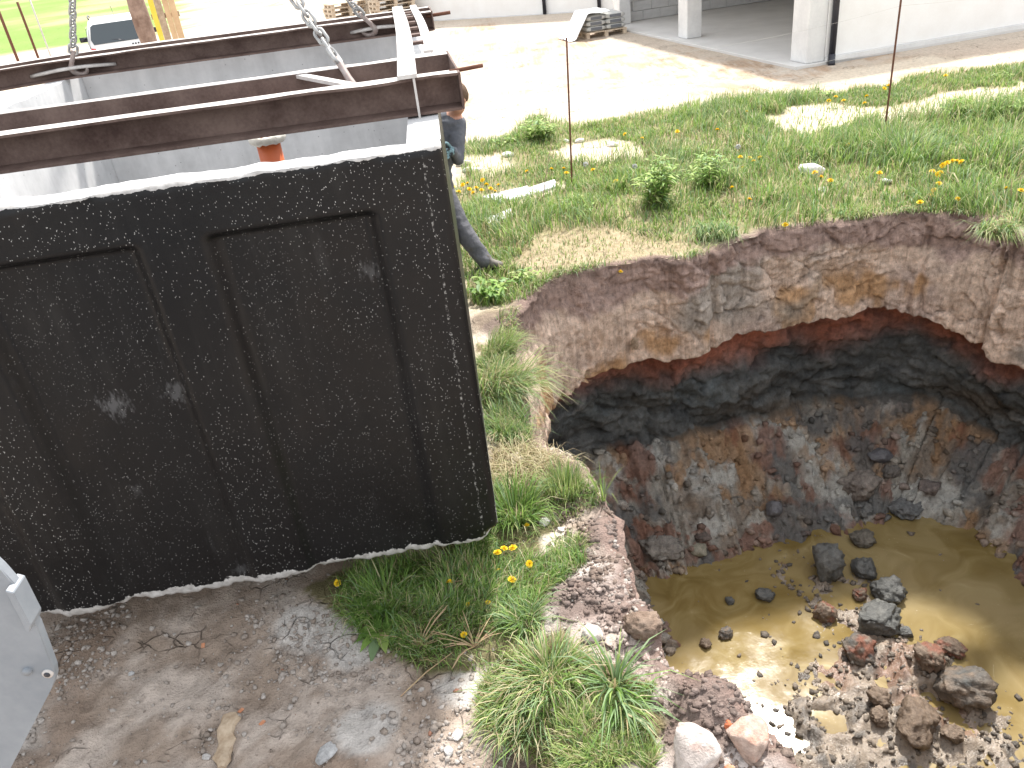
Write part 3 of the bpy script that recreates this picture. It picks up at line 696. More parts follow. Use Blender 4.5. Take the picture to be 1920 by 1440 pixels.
# ------------------------------------------------------------------ chains and hooks
APEX = Vector(TL(-1.38, 2.4, 3.85))
def link_mesh(L=.046, W=.032, r=.0062):
    bm = bmesh.new(); pts = []; n = 20
    hl, rr = L/2-W/2+.006, W/2
    for i in range(n):
        a = 2*math.pi*i/n; pts.append(Vector((rr*math.cos(a), 0, rr*math.sin(a)+(hl if math.sin(a) > 0 else -hl))))
    rings = []
    for i, p in enumerate(pts):
        t = (pts[(i+1) % n]-pts[i-1]).normalized(); b = Vector((0, 1, 0)); c = t.cross(b)
        rings.append([bm.verts.new(p+(c*math.cos(2*math.pi*k/7)+b*math.sin(2*math.pi*k/7))*r) for k in range(7)])
    for i in range(n):
        for k in range(7): bm.faces.new((rings[i][k], rings[(i+1) % n][k], rings[(i+1) % n][(k+1) % 7], rings[i][(k+1) % 7]))
    me = bm_mesh('chain_link', bm, smooth=True); me.materials.append(M['chain']); return me
LM = link_mesh(.068, .044, .0085)
def hook_mesh(s):
    bm = bmesh.new(); pts = [(0, 0, .13), (0, 0, .10), (.004, 0, .07), (.010, 0, .035)]; rad = [.011, .014, .013, .014]
    for i in range(11):
        a = R_(20-i*24); pts.append((-.030+.043*math.cos(a), 0, .0+.043*math.sin(a))); rad.append((.015, .017, .018, .018, .0175, .016, .015, .013, .011, .008, .004)[i])
    add_tube(bm, [Vector(p)*s for p in pts], [r*s for r in rad], 10); return bm_mesh('hook', bm, smooth=True)
HM = hook_mesh(1.25); HM.materials.append(M['hook'])
def chain(end, label, rot, yaw):
    end = Vector(end)
    root = empty('lifting_chain', end, 0, label, 'chain', 'chains holding the lifting frame')
    d = (APEX-end).normalized(); q = d.to_track_quat('Z', 'Y')
    hk = link('hook', HM, None, root); hk.rotation_mode = 'QUATERNION'
    hk.rotation_quaternion = q @ Quaternion((0, 0, 1), yaw); hk.location = (0, 0, 0)
    e = link('hook_eye', LM, None, hk); e.location = (0, 0, .175); e.scale = (1.25, 1.4, 1.1)
    n = int(((APEX-end).length-.22)/.053); s = .235
    for i in range(n):
        l = link('link', LM, None, root); l.rotation_mode = 'QUATERNION'
        l.rotation_quaternion = q @ Quaternion((0, 0, 1), rot + (i % 2)*math.pi/2 + .1*math.sin(i*1.7)); l.location = d*(s+i*.053)
ck = empty('crane_hook', APEX, 0, 'crane hook and ring gathering the four lifting chains', 'crane hook')
rg = link('ring', torus_mesh('ring', .075, .014), M['chain'], ck); rg.rotation_euler = (R_(90), 0, 0)
hk0 = link('hook', hook_mesh(2.4), M['hook'], ck); hk0.location = (.07, 0, .10)
box('hook_block', (-.09, -.07, .40), (.09, .07, .75), M['rust'], ck, .02)
for dx in (-.05, .05): tube('rope', [(dx, 0, .74), (dx, 0, 5.5)], .008, M['chain'], ck, 6)
chain(TL(-2.50, B3-.085, TH+.075), 'grey steel chain hooked to the frame at the far end from the orange pipe', .4, R_(150))
chain(TL(-.27, B3-.085, TH+.075), 'grey steel chain hooked over the bow on the far beam beside the cross bars', .2, R_(20))
chain(TL(-.33, B2-.07, TH+.075), 'thick grey chain hooked low behind the second beam from the black face', .7, R_(30))
chain(TL(-2.45, B2-.07, TH+.075), 'grey chain hooked to the frame over the side away from the pit', .7, R_(30))

# ------------------------------------------------------------------ building with open garage
BA = Vector((5.83, 14.71, 0)); bdir = Vector((-1.81, 8.49, 0)).normalized(); bin_ = Vector((bdir.y, -bdir.x, 0))   # along the open side, and inwards
byaw = math.atan2(bin_.y, bin_.x)
bld = empty('garage_building', BA, byaw, 'white rendered building with an open garage bay on grey concrete columns', 'building')
# local axes: +x inwards (along the white gable wall), +y along the open side
gfl = varied('screed_floor', (.56, .55, .53), (.66, .65, .63), 1.2, .9, .2, .1, .004)
box('floor_slab', (-.25, -.10, -.12), (7.5, 9.6, .05), gfl, bld, .01)
def column(y, sx=.42, sy=.42, mat=M['concrete']): return box('column', (-.02, y-sy/2, .052), (sx, y+sy/2, 2.4), mat, bld, .012)
column(.20, .34, .50); column(4.80, .34, .45); column(8.70, .30, .36)
box('gable_wall', (.345, -.06, .12), (9.5, .18, 2.4), M['white'], bld, .004)
box('plinth', (.35, -.10, -.15), (9.52, .175, .118), M['concrete'], bld, .004)
blk = bpy.data.meshes.new('block'); bmk = bmesh.new(); add_box(bmk, (0, 0, 0), (.492, .18, .232)); blk = bm_mesh('block', bmk, bevel=.006)
blk.materials.append(varied('concrete_block', (.56, .56, .56), (.66, .66, .66), 3, .9, .2, .2, .005, kind='Generated'))
mort = varied('mortar', (.42, .42, .42), (.5, .5, .5), 6, .95, .1, .1, .003)
bw = box('back_wall', (.31, 9.02, .052), (7.2, 9.14, 2.4), mort, bld, 0)
for r in range(9):
    for c in range(14):
        x = .56+c*.5+(.25 if r % 2 else 0)
        if x > 7.0: continue
        b = link('block', blk, None, bw); b.location = (x, 8.985+.01, .172+r*.24)
box('inner_wall', (7.05, .2, .052), (7.25, 9.0, 2.4), M['concrete'], bld, 0)
box('roof_slab', (-.01, -.05, 2.402), (9.6, 9.6, 2.6), M['white'], bld, .01)
def downpipe(x, y, z0=.0):
    p = tube('downpipe', [(x, y, z0+.12), (x, y, 2.38)], .055, M['black_plastic'], bld, 14)
    tube('pipe_shoe', [(x, y, z0+.16), (x-.01, y-.02, z0+.06), (x-.06, y-.10, z0)], .06, M['black_plastic'], p, 12); return p
downpipe(.43, -.13)
wing = empty('house_wing', (1.68, 29.07, 0), math.atan2(-1.57, 2.6), 'plain white wall of the house beyond the garage with two black pipes', 'building')
box('wall', (-6, 0, .02), (3.4, 5, 3.2), M['white'], wing, .01)
box('plinth', (-6.02, -.03, -.1), (3.42, .3, .018), M['concrete'], wing, .01)
for x in (1.05, 2.96): tube('downpipe', [(x, -.08, .02), (x, -.08, 3.1)], .06, M['black_plastic'], wing, 12)

# ------------------------------------------------------------------ bags on a pallet by the garage
def pallet_mesh(w=1.2, d=.8):
    bm = bmesh.new()
    for i in range(7): add_box(bm, (0, -d/2+.05+i*(d-.1)/6, .133), (w, .095, .022))
    for i in range(3):
        x = -w/2+.05+i*(w-.1)/2
        add_box(bm, (x, 0, .111), (.1, d-.001, .021))
        for j in range(3): add_box(bm, (x, -d/2+.06+j*(d-.12)/2, .061), (.098, .1, .078))
        add_box(bm, (x, 0, .011), (.1, d, .021))
    return bm_mesh('pallet', bm)
PM = pallet_mesh(); PM.materials.append(M['pale_wood'])
bp = gz(1131, 68)
pal = link('pallet', PM); pal.location = (bp[0], bp[1]+.3, gh(bp[0], bp[1]+.3)); pal.rotation_euler = (0, 0, R_(12)); pal.scale = (.9, 1, 1); tag(pal, 'wooden pallet under the cement bags by the garage pillar', 'pallet')
bm = bmesh.new(); bmesh.ops.create_cube(bm, size=1); bmesh.ops.subdivide_edges(bm, edges=bm.edges[:], cuts=5, use_grid_fill=True)
for v in bm.verts:
    x, y, z = v.co; k = (1-(2*x)**4*.35)*(1-(2*y)**4*.4); v.co = Vector((x*.50, y*.36, z*.13*max(.25, k)+.004*math.sin(31*x+17*y)))
BM_ = bm_mesh('cement_bag', bm, smooth=True)
bgm = NT('bag_paper', .8, (.5, .5, .48), .2); v = bgm.coord('Object'); sp = bgm.n('ShaderNodeSeparateXYZ'); bgm.l(v, sp.inputs[0])
band = bgm.math('MULTIPLY', bgm.math('LESS_THAN', bgm.math('ABSOLUTE', sp.outputs[0]), .15), bgm.math('LESS_THAN', bgm.math('ABSOLUTE', sp.outputs[2]), .035))
bgm.color(bgm.mix(band, bgm.ramp(bgm.noise(v, 8, 4), [(.3, (.42, .43, .42)), (.7, (.58, .58, .56))]), (.16, .17, .19))); BM_.materials.append(bgm.m)
for lay in range(3):
    for i in range(2):
        for j in range(2):
            o = link('cement_bag', BM_); c, s_ = math.cos(R_(12)), math.sin(R_(12)); lx, ly = -.26+.52*i, -.19+.38*j
            o.location = (bp[0]+lx*c-ly*s_, bp[1]+.3+lx*s_+ly*c, pal.location.z+.21+lay*.122); o.rotation_euler = (0, 0, R_(12)+random.uniform(-.04, .04))
            tag(o, 'grey cement bag, %s layer of the pallet, %s, %s' % (('bottom', 'middle', 'top')[lay], ('away from the pillar', 'toward the pillar')[i], ('yard side', 'house side')[j]), 'cement bag', 'cement bags on the pallet')
# plastic sheet pulled half over the bags
n, m_ = 26, 22; Vs = []
for i in range(n+1):
    for j in range(m_+1):
        t = i/n; sft = j/m_; x = -1.02+1.10*t; y = -.46+.95*sft
        top = .60; z = top if x > -.50 else top-(-.50-x)*1.55
        if y < -.42: z -= .02
        z = max(.03, z) + .025*float(fbm(x*5, y*5, 0, 3, 301)); y2 = y - .05*(1-sft)*max(0, -.4-x)
        Vs.append((x, y2, z))
Fs = [[i*(m_+1)+j, (i+1)*(m_+1)+j, (i+1)*(m_+1)+j+1, i*(m_+1)+j+1] for i in range(n) for j in range(m_)]
me = np_mesh('plastic_sheet', np.array(Vs), Fs); sh = link('plastic_sheet', me, varied('white_plastic', (.75, .76, .77), (.85, .86, .87), 6, .35, .5, .3, .02))
md = sh.modifiers.new('thick', 'SOLIDIFY'); md.thickness = .004
sh.location = pal.location; sh.rotation_euler = (0, 0, R_(12)); tag(sh, 'white plastic sheet pulled over the stacked cement bags', 'plastic sheet')

# ------------------------------------------------------------------ stacked pallets far behind the tank
for (px, py, nn, rz, lab) in ((652, 31, 6, 25, 'weathered pallet in the stack nearer the white car'), (738, 26, 7, 20, 'weathered pallet in the stack nearer the garage')):
    c = gz(px, py); c = np.array([c[0]*.86, c[1]*.86])
    c2 = at_dist(px, py, math.hypot(*c))
    for k in range(nn):
        o = link('pallet', PM); o.location = (c2[0]+random.uniform(-.03, .03), c2[1]+random.uniform(-.03, .03), gh(c2[0], c2[1])+k*.146); o.rotation_euler = (0, 0, R_(rz)+random.uniform(-.05, .05))
        o.scale = (1.15, 1.3, 1); tag(o, ('lowest', 'second lowest', 'third lowest', 'fourth lowest', 'fifth lowest', 'sixth lowest', 'topmost')[k if k < nn-1 else 6]+' '+lab, 'pallet', lab.replace('weathered pallet in', 'pallets of'))

# ------------------------------------------------------------------ white car
cp = at_dist(240, 110, 25.2); cyaw = R_(21)
car = empty('parked_car', (cp[0], cp[1], 0), cyaw, 'white car with dark rear window parked by the meadow', 'car')
car.location.z = gh(cp[0], cp[1])
paint = NT('white_car_paint', .25, (.78, .78, .78), .5); paint.b.inputs['Coat Weight'].default_value = .5; paint = paint.m
glass = NT('tinted_glass', .05, (.035, .05, .06), .8).m
red = NT('red_lamp', .2, (.5, .02, .015), .5).m; tyre = NT('tyre_rubber', .85, (.02, .02, .02), .2).m; rimm = NT('alloy', .35, (.5, .5, .52), .5, .8).m
def loft(name, secs, mat, parent, bevel=0):
    bm = bmesh.new(); R4 = [[bm.verts.new(p) for p in s] for s in secs]; n = len(R4[0])
    for a, b in zip(R4[:-1], R4[1:]):
        for k in range(n): bm.faces.new((a[k], a[(k+1) % n], b[(k+1) % n], b[k]))
    bm.faces.new(R4[0]); bm.faces.new(R4[-1][::-1])
    me = bm_mesh(name, bm, bevel=bevel); me.polygons.foreach_set('use_smooth', np.ones(len(me.polygons), bool))
    o = link(name, me, mat, parent); return o
def sec(y, w, z0, z1, tl=.0): return [(-w, y, z0+.05), (-w+.05, y, z0), (w-.05, y, z0), (w, y, z0+.05), (w*(1-tl*.4), y, (z0+z1)/2+.1), (w*(1-tl), y, z1-.05), (w*(1-tl)-.06, y, z1), (-w*(1-tl)+.06, y, z1), (-w*(1-tl), y, z1-.05), (-w*(1-tl*.4), y, (z0+z1)/2+.1)]
loft('body', [sec(0, .80, .42, .98, .05), sec(.08, .88, .32, 1.04, .04), sec(.5, .91, .24, 1.08, .04), sec(2.2, .91, .24, 1.06, .04), sec(3.1, .90, .24, 1.02, .06), sec(4.0, .86, .28, .92, .08), sec(4.28, .74, .38, .74, .06)], paint, car)
cab = loft('cabin', [sec(.10, .83, 1.0, 1.06, .02), sec(.38, .83, 1.0, 1.60, .14), sec(.62, .83, 1.0, 1.69, .17), sec(1.9, .83, 1.0, 1.68, .17), sec(2.45, .83, 1.0, 1.50, .14), sec(3.1, .82, 1.0, 1.04, .04)], paint, car)
rw = prism('rear_window', [(-.70, .117, 1.10), (.70, .117, 1.10), (.74, .179, 1.22), (.66, .334, 1.52), (.58, .354, 1.56), (-.58, .354, 1.56), (-.66, .334, 1.52), (-.74, .179, 1.22)], (0, -.015, .008), glass, car)
tube('wiper', [(.05, .10, 1.12), (-.10, .13, 1.16), (-.35, .16, 1.19)], .010, M['black_plastic'], rw, 6)
for s in (-1, 1):
    prism('tail_light', [(s*.80, .02, .80), (s*.66, -.005, .82), (s*.68, .01, 1.02), (s*.80, .06, 1.04)], (0, .06, 0), red, car)
    mr = loft('mirror', [[(s*(.90+a*.20), 2.55+b, 1.05+c) for b, c in ((-.05, 0), (.05, 0), (.06, .1), (-.04, .13))] for a in (0, .5, 1.)], M['black_plastic'], car)
    prism('side_window', [(s*.838, .55, 1.10), (s*.838, 2.75, 1.10), (s*.80, 2.2, 1.46), (s*.785, .75, 1.48)], (-s*.012*0+s*.012, 0, 0), glass, car)
    tube('roof_rail', [(s*.64, .55, 1.69), (s*.66, .7, 1.745), (s*.66, 1.8, 1.74), (s*.64, 1.95, 1.69)], .018, M['black_plastic'], car, 8)
    for y in (.72, 3.35):
        wl = tube('wheel', [(s*.72, y, .34), (s*.93, y, .34)], .34, tyre, car, 24); tube('hub', [(s*.92, y, .34), (s*.94, y, .34)], .2, rimm, wl, 14)
tube('antenna', [(0, .75, 1.69), (-.02, .35, 1.95)], .006, M['black_plastic'], car, 6)
box('bumper', (-.86, -.06, .36), (.86, .10, .60), M['black_plastic'], car, .03)
box('number_plate', (-.26, -.012, .80), (.26, .004, .91), M['white'], car, .003)
for i, x in enumerate((.22, .29, .36, .43, .50, .57)): box('badge_letter', (x, .012, .99), (x+.045, .055, 1.03), M['black_plastic'], car, .002)

# ------------------------------------------------------------------ posts and stakes
pb = at_dist(296, 130, 15.5)
bm = bmesh.new(); z0 = gh(pb[0], pb[1]); add_tube(bm, [(pb[0]+.02*math.sin(z*2), pb[1], z0+z) for z in np.linspace(-.2, 6, 22)], [.15-.008*z+.012*math.sin(z*7) for z in np.linspace(-.2, 6, 22)], 16)
bark = varied('peeling_bark', (.17, .11, .085), (.36, .26, .21), 5, .9, .15, .8, .02, fine=25)
tag(link('wooden_pole', bm_mesh('wooden_pole', bm, smooth=True), bark), 'thick brown wooden pole standing in front of the white car', 'pole')
fb = at_dist(330, 100, 17.5); fz = gh(fb[0], fb[1])
fen = empty('board_screen', (fb[0], fb[1], fz), R_(15), 'upright brown boards with a yellow strip beside the white car', 'boards')
ybrd = varied('yellow_board', (.70, .52, .05), (.8, .62, .10), 4, .6, .4, .1, .003); obr = varied('fresh_board', (.50, .34, .2), (.62, .45, .28), 6, .8, .2, .3, .004)
for x, wd, mt in ((-.17, .09, ybrd), (-.06, .12, M['wood']), (.07, .10, obr), (.18, .11, obr)): box('board', (x-wd/2, -.02, -.05), (x+wd/2, .012, 2.6+x*.3), mt, fen, .003)
for z in (.4, 1.9): box('rail', (-.24, .014, z), (.26, .06, z+.09), M['wood'], fen, .003)
def stake(name, px, py, h, r, mat, label, cat, lean=(0, 0), group=None, base=None):
    b = gpick(px, py) if base is None else base
    pts = [(b[0]+lean[0]*t, b[1]+lean[1]*t, b[2]-.12+(h+.12)*t) for t in np.linspace(0, 1, 5)]
    return tag(tube(name, pts, r, mat, None, 8), label, cat, group)
stake('rebar_stake', 1072, 345, 1.62, .011, M['rebar'], 'rusty rebar stake in the grass with its tip against the sand', 'stake', (.055, 0))
stake('rebar_stake', 1658, 252, 1.85, .012, M['rebar'], 'taller rusty rebar stake in front of the white gable wall', 'stake', (0, 0))
for (px, py, lab, r) in ((30, 104, 'rusty fence stake at the meadow edge, farthest from the white car', .05), (66, 93, 'rusty fence stake at the meadow edge, between its neighbours', .045), (88, 86, 'pale thin fence stake at the meadow edge, nearest the white car', .03)):
    b = gz(px, py)*.8; b = at_dist(px, py, math.hypot(b[0], b[1])); b[2] = gh(b[0], b[1]); stake('fence_stake', 0, 0, 2.1, r, M['rebar'] if r > .04 else M['worn_steel'], lab, 'stake', base=b)
r2 = gpick(1658, 252); r1 = gpick(1072, 345)
for k, h in enumerate((.95, 1.35)):
    a = Vector((r1[0]+.03, r1[1], r1[2]+h)); b = Vector((r2[0], r2[1], r2[2]+h+.1)); e = b+(b-a)*1.2
    pts = [a.lerp(b, t)-Vector((0, 0, .10*4*t*(1-t))) for t in np.linspace(0, 1, 12)] + [b.lerp(e, t)-Vector((0, 0, .1*4*t*(1-t))) for t in np.linspace(.1, 1, 10)]
    tag(tube('fence_wire', pts, .0012, M['worn_steel'], None, 5), ('lower' if k == 0 else 'upper')+' thin fence wire strung between the rebar stakes', 'wire')

# ------------------------------------------------------------------ steel plate of the crane leg beside the camera
py_ = 1.22
def pp(px, py, y=py_):
    d = ray(px, py); return Vector(CAM + d*(y/d[1]))
zinc = varied('grey_painted_steel', (.19, .215, .245), (.29, .315, .345), 3, .5, .5, .15, .004, fine=30)
leg = empty('outrigger', (pp(-160, 1250).x, py_, 0), 0, 'grey painted steel plate with a bolt and a slotted hole beside the black tank', 'outrigger')
loc = lambda v: v - Vector(leg.location)
oo = [pp(*q) for q in ((-900, 760), (-330, 860), (-60, 1010), (0, 1068), (36, 1105), (70, 1178), (101, 1255), (103, 1272), (97, 1290), (20, 1440), (-60, 1590), (-330, 1700), (-900, 1700))]
plate = prism('plate', [loc(v) for v in oo], (0, .022, 0), zinc, leg, .003)
lug = prism('lug', [loc(pp(*q)-Vector((0, .02, 0))) for q in ((18, 1094), (34, 1098), (66, 1160), (64, 1172), (58, 1172))], (0, .05, 0), zinc, leg, .002)
bolt = tube('bolt', [loc(pp(52, 1257)-Vector((0, .007, 0))), loc(pp(52, 1257)+Vector((0, .01, 0)))], .0095, zinc, leg, 14)
hol = pp(90, 1262)
h_ = tube('hole_rim', [loc(hol-Vector((0, .004, 0))), loc(hol+Vector((0, .01, 0)))], .011, M['worn_steel'], leg, 14); h_.scale = (1, 1, 1)
tube('hole', [loc(hol-Vector((0, .006, 0))), loc(hol+Vector((0, .006, 0)))], .0065, M['black_plastic'], h_, 12)
box('post', (-.62, .024, -.05), (-.47, .18, 1.95), zinc, leg, .008)
box('foot_pad', (-.75, -.05, -.03), (-.35, .3, .03), zinc, leg, .006)

# ------------------------------------------------------------------ stones, clods, crumbs
def ico(sub):
    bm = bmesh.new(); bmesh.ops.create_icosphere(bm, subdivisions=sub, radius=1); v = np.array([x.co[:] for x in bm.verts]); bm.verts.index_update(); f = np.array([[q.index for q in x.verts] for x in bm.faces]); bm.free(); return v, f
ICO1, ICO3, ICO4 = ico(1), ico(3), ico(4)
def rock_mesh(name, size, seed, c1, c2, lump=.35, fine=.10, blocky=0., c3=None, sub=4):
    v, f = ICO4 if sub == 4 else ICO3
    if blocky: v = v/np.max(np.abs(v), 1)[:, None]**blocky
    n = fbm(v[:, 0]*1.3+seed*7.1, v[:, 1]*1.3, v[:, 2]*1.3, 3, seed)*lump + fbm(v[:, 0]*4+seed, v[:, 1]*4, v[:, 2]*4, 4, seed+3)*fine*1.3 + (.5-np.abs(fbm(v[:, 0]*9, v[:, 1]*9+seed, v[:, 2]*9, 3, seed+5)))*fine
    w_ = v*(1+n)[:, None]
    rg = np.random.default_rng(seed)
    for _ in range(9 if fine < .12 else 5):       # broken faces
        d_ = rg.normal(size=3); d_ /= np.linalg.norm(d_); lim = rg.uniform(.62, .92); e_ = w_@d_; w_ = w_ - np.maximum(0, e_-lim)[:, None]*d_*.85
    if fine >= .12:                                # crumbly clay: ridged relief
        rid = 1-np.abs(fbm(v[:, 0]*3.2+seed, v[:, 1]*3.2, v[:, 2]*3.2, 5, seed+21, .62))*2.4; w_ = w_*(1+.22*(rid-.6))[:, None]
    p = w_*np.array(size)/2
    q = fbm(v[:, 0]*2.5, v[:, 1]*2.5, v[:, 2]*2.5+seed, 4, seed+9)
    c = mixc(c1, c2, np.clip(.5+q, 0, 1))
    if c3 is not None: c = mixc(c, c3, sstep(.05, .3, fbm(v[:, 0]*1.7+3, v[:, 1]*1.7, v[:, 2]*1.7+seed, 3, seed+11)))
    return np_mesh(name, p, f, c)
def rock(name, px, py, wpx, hpx, seed, c1, c2, label, cat, group=None, mat='stone', picker=pick, sink=.3, flat=.75, blocky=0., c3=None, rz=0., lump=.35, fine=.10, depth=1., sub=4):
    p = Vector(picker(px, py + hpx*.25)); zc = float((np.array(p)-CAM)@F_); k = zc/FPX
    sx, sz = wpx*k, hpx*k*flat; sy = (sx+sz)/2*depth
    o = link(name, rock_mesh(name, (sx, sy, sz), seed, c1, c2, lump, fine, blocky, c3, sub), M[mat]); o.location = p + Vector((0, sy*.15, sz*(.5-sink))); o.rotation_euler = (0, 0, rz)
    return tag(o, label, cat, group)
G1, G2 = (.085, .088, .085), (.15, .15, .14); BR1, BR2 = (.12, .085, .06), (.2, .15, .11); RD = (.2, .085, .055)
clods = [(1552, 1058, 52, 82, G1, G2, None, 'tall grey clay clod standing in the muddy water, next to the heap'), (1623, 1068, 42, 48, G1, G2, None, 'round dark grey clod in the water beside the tall clod'),
         (1667, 1111, 66, 46, G1, G2, None, 'flat topped dark grey clod at the edge of the clear water'), (1650, 1163, 88, 66, G1, G2, None, 'largest ragged grey clod in the muddy water'),
         (1612, 1222, 62, 58, G1, BR2, RD, 'grey clod with a red clay underside in the mud'), (1435, 1116, 36, 24, G1, G2, None, 'small black clod alone in the open water'), (1549, 1148, 34, 50, BR1, BR2, RD, 'reddish clod in the shallow water below the tall clod'),
         (1812, 1287, 92, 76, G1, BR2, None, 'big crumbling grey and brown clod at the far side of the mud bank'), (1722, 1356, 92, 64, BR1, BR2, None, 'rounded brown clod sunk in wet mud'), (1650, 1310, 44, 36, BR1, BR2, None, 'small brown clod beside the rounded brown one'),
         (1650, 1343, 38, 32, BR1, BR2, None, 'small brown clod in a pale puddle'), (1745, 1232, 62, 50, BR1, BR2, RD, 'lumpy brown clod in the middle of the mud bank'), (1700, 1186, 26, 22, G1, G2, None, 'small grey clod behind the largest ragged clod'),
         (1368, 1128, 18, 14, G1, G2, None, 'tiny pointed grey clod in the open water'), (1323, 1207, 22, 20, BR1, BR2, None, 'tiny brown clod near the pit edge'), (1362, 1187, 28, 24, G1, BR2, None, 'small dark clod of broken clay in the open water'),
         (1785, 1215, 52, 30, BR1, BR2, RD, 'flat reddish clod at the rim of the mud bank'), (1788, 1375, 44, 26, BR1, BR2, None, 'long dark brown clod beside the rounded brown one'), (1612, 1115, 26, 26, BR1, BR2, RD, 'small red brown clod between the grey clods')]
for i, (px, py, w_, h_, c1, c2, c3, lab) in enumerate(clods):
    rock('clay_clod', px, py, w_, h_, 400+i, c1, c2, lab, 'clod', 'clods in the muddy water', 'clod', c3=c3, sink=.22, flat=.85, lump=.45, fine=.16, rz=i*1.3)
heap = [(1450, 953, 34, 36, (.11, .11, .12), (.17, .17, .18), 'smooth round grey stone at the water edge of the heap', 'stone'), (1650, 856, 48, 26, (.10, .10, .11), (.15, .15, .16), 'flat smooth grey stone on the heap', 'stone'),
        (1612, 906, 74, 60, (.2, .17, .15), (.28, .25, .22), 'large square brown block of clay on the heap', 'clod'), (1702, 955, 54, 34, (.14, .15, .15), (.2, .2, .2), 'pointed blue grey clay lump on the heap', 'clod'),
        (1745, 915, 42, 30, (.16, .14, .13), (.24, .2, .18), 'brown grey lump beside the orange clay', 'clod'), (1672, 886, 30, 28, (.14, .13, .12), (.22, .2, .18), 'small lump beneath the flat grey stone', 'clod'),
        (1618, 1010, 44, 36, (.13, .12, .1), (.2, .18, .15), 'dark lump at the foot of the heap in the water', 'clod'), (1240, 1030, 78, 46, (.2, .18, .16), (.28, .26, .23), 'long grey clay slab at the corner of the water', 'clod'),
        (1313, 1032, 40, 26, (.22, .21, .16), (.3, .28, .22), 'pale flat stone lying in the shallow water', 'stone'), (1318, 1008, 30, 18, (.12, .1, .09), (.18, .14, .12), 'dark small lump at the shore behind the pale flat stone', 'clod')]
for i, (px, py, w_, h_, c1, c2, lab, cat) in enumerate(heap):
    sm = cat == 'stone'
    rock('stone' if sm else 'clay_clod', px, py, w_, h_, 450+i, c1, c2, lab, cat, None, 'clod' if sm else 'pit', sink=.25, lump=.15 if sm else .4, fine=.03 if sm else .14, flat=.9)
rimst = [(1312, 1402, 88, 120, (.40, .35, .32), (.60, .54, .5), (.46, .36, .32), 'long pale pinkish stone block at the pit edge', 'stone', .35, .95), (1412, 1378, 88, 92, (.36, .27, .22), (.46, .36, .31), (.44, .27, .21), 'reddish brown brick lying tilted at the pit edge', 'brick', .4, .9),
         (1370, 1360, 22, 40, (.55, .16, .07), (.62, .22, .12), None, 'small orange brick fragment beside the tilted brick', 'brick', .1, .9), (1372, 1446, 32, 22, (.55, .2, .1), (.6, .3, .2), None, 'orange brick chip below the pale stone block', 'brick', .1, .9),
         (1207, 1168, 70, 66, (.17, .12, .09), (.25, .19, .15), None, 'round brown clod of soil overhanging the pit edge', 'clod', 0, .9), (1112, 1185, 40, 62, (.46, .42, .39), (.58, .54, .5), None, 'upright pale chunk of rubble near the pit edge', 'stone', .2, .9),
         (1150, 1200, 40, 26, (.4, .33, .28), (.5, .43, .38), None, 'small tan stone between rubble and soil clod', 'stone', .1, .9), (1212, 1228, 26, 24, (.45, .34, .31), (.52, .42, .38), None, 'small pink stone on the crumbled edge', 'stone', .1, .9),
         (1022, 978, 20, 22, (.66, .64, .6), (.74, .72, .7), None, 'white pebble standing on the bare soil', 'stone', .2, .95), (1052, 992, 16, 13, (.62, .58, .55), (.7, .66, .64), None, 'small white pebble beside the standing one', 'stone', .1, .95),
         (612, 1412, 42, 34, (.34, .34, .34), (.44, .44, .44), None, 'grey angular stone on the trodden clay', 'stone', .3, .9), (857, 1378, 26, 20, (.5, .48, .46), (.6, .58, .56), None, 'pale lump among the crumbled clay', 'stone', .1, .9),
         (842, 1408, 22, 20, (.5, .48, .46), (.62, .6, .57), None, 'pale lump below another in the crumbled clay', 'stone', .1, .9), (388, 1418, 18, 16, (.42, .40, .38), (.52, .5, .48), None, 'pale pebble beside the splintered wood', 'stone', .1, .9),
         (247, 1262, 12, 11, (.42, .42, .42), (.5, .5, .5), None, 'tiny light grey pebble in the shadow of the tank', 'stone', .1, .9), (940, 1147, 14, 12, (.3, .3, .3), (.38, .38, .38), None, 'small grey stone between the dandelions', 'stone', .1, .9),
         (955, 1160, 40, 30, (.24, .21, .19), (.32, .29, .27), None, 'flat grey brown stone among the dandelion leaves', 'stone', .1, .9)]
for i, (px, py, w_, h_, c1, c2, c3, lab, cat, bl, fl) in enumerate(rimst):
    rock({'stone': 'stone', 'brick': 'brick_fragment', 'clod': 'soil_clod'}[cat], px, py, w_, h_, 500+i, c1, c2, lab, cat, None, 'stone', picker=gpick, sink=.3, flat=fl*.75, blocky=bl*2, c3=c3, lump=.18 if bl > .1 else .28, fine=.085 if cat != 'clod' else .14, rz=(-.25, .5, .2)[i] if i < 3 else i*.7)
fars = [(1525, 318, 52, 36, 'big white stone in the far grass'), (1545, 356, 24, 16, 'small white stone below the big one in the grass'), (1662, 340, 22, 16, 'small white stone near a dandelion in the far grass'), (1148, 271, 26, 13, 'flat white stone behind the first rebar stake'),
        (1088, 264, 20, 12, 'white stone just behind the first rebar stake'), (1062, 264, 14, 10, 'small white stone in front of the leafy clump by the sand'), (953, 289, 24, 14, 'white squared stone near the worker'), (870, 305, 30, 16, 'pale rubble lump beside the worker'), (885, 318, 36, 14, 'flat pale rubble piece beside the worker')]
for i, (px, py, w_, h_, lab) in enumerate(fars): rock('stone', px, py, w_, h_, 540+i, (.6, .58, .54), (.72, .70, .67), lab, 'stone', None, 'stone', picker=gpick, sink=.25, lump=.2, fine=.06, blocky=.3, sub=3)
slabs = [([(912, 416), (958, 396), (962, 408), (916, 432)], .05, 'broken pale concrete slab leaning in the grass by the boot'), ([(905, 372), (990, 352), (998, 368), (930, 384)], .04, 'long flat concrete slab lying in the grass'), ([(985, 358), (1040, 340), (1046, 352), (996, 369)], .04, 'short flat concrete slab joined to the long one')]
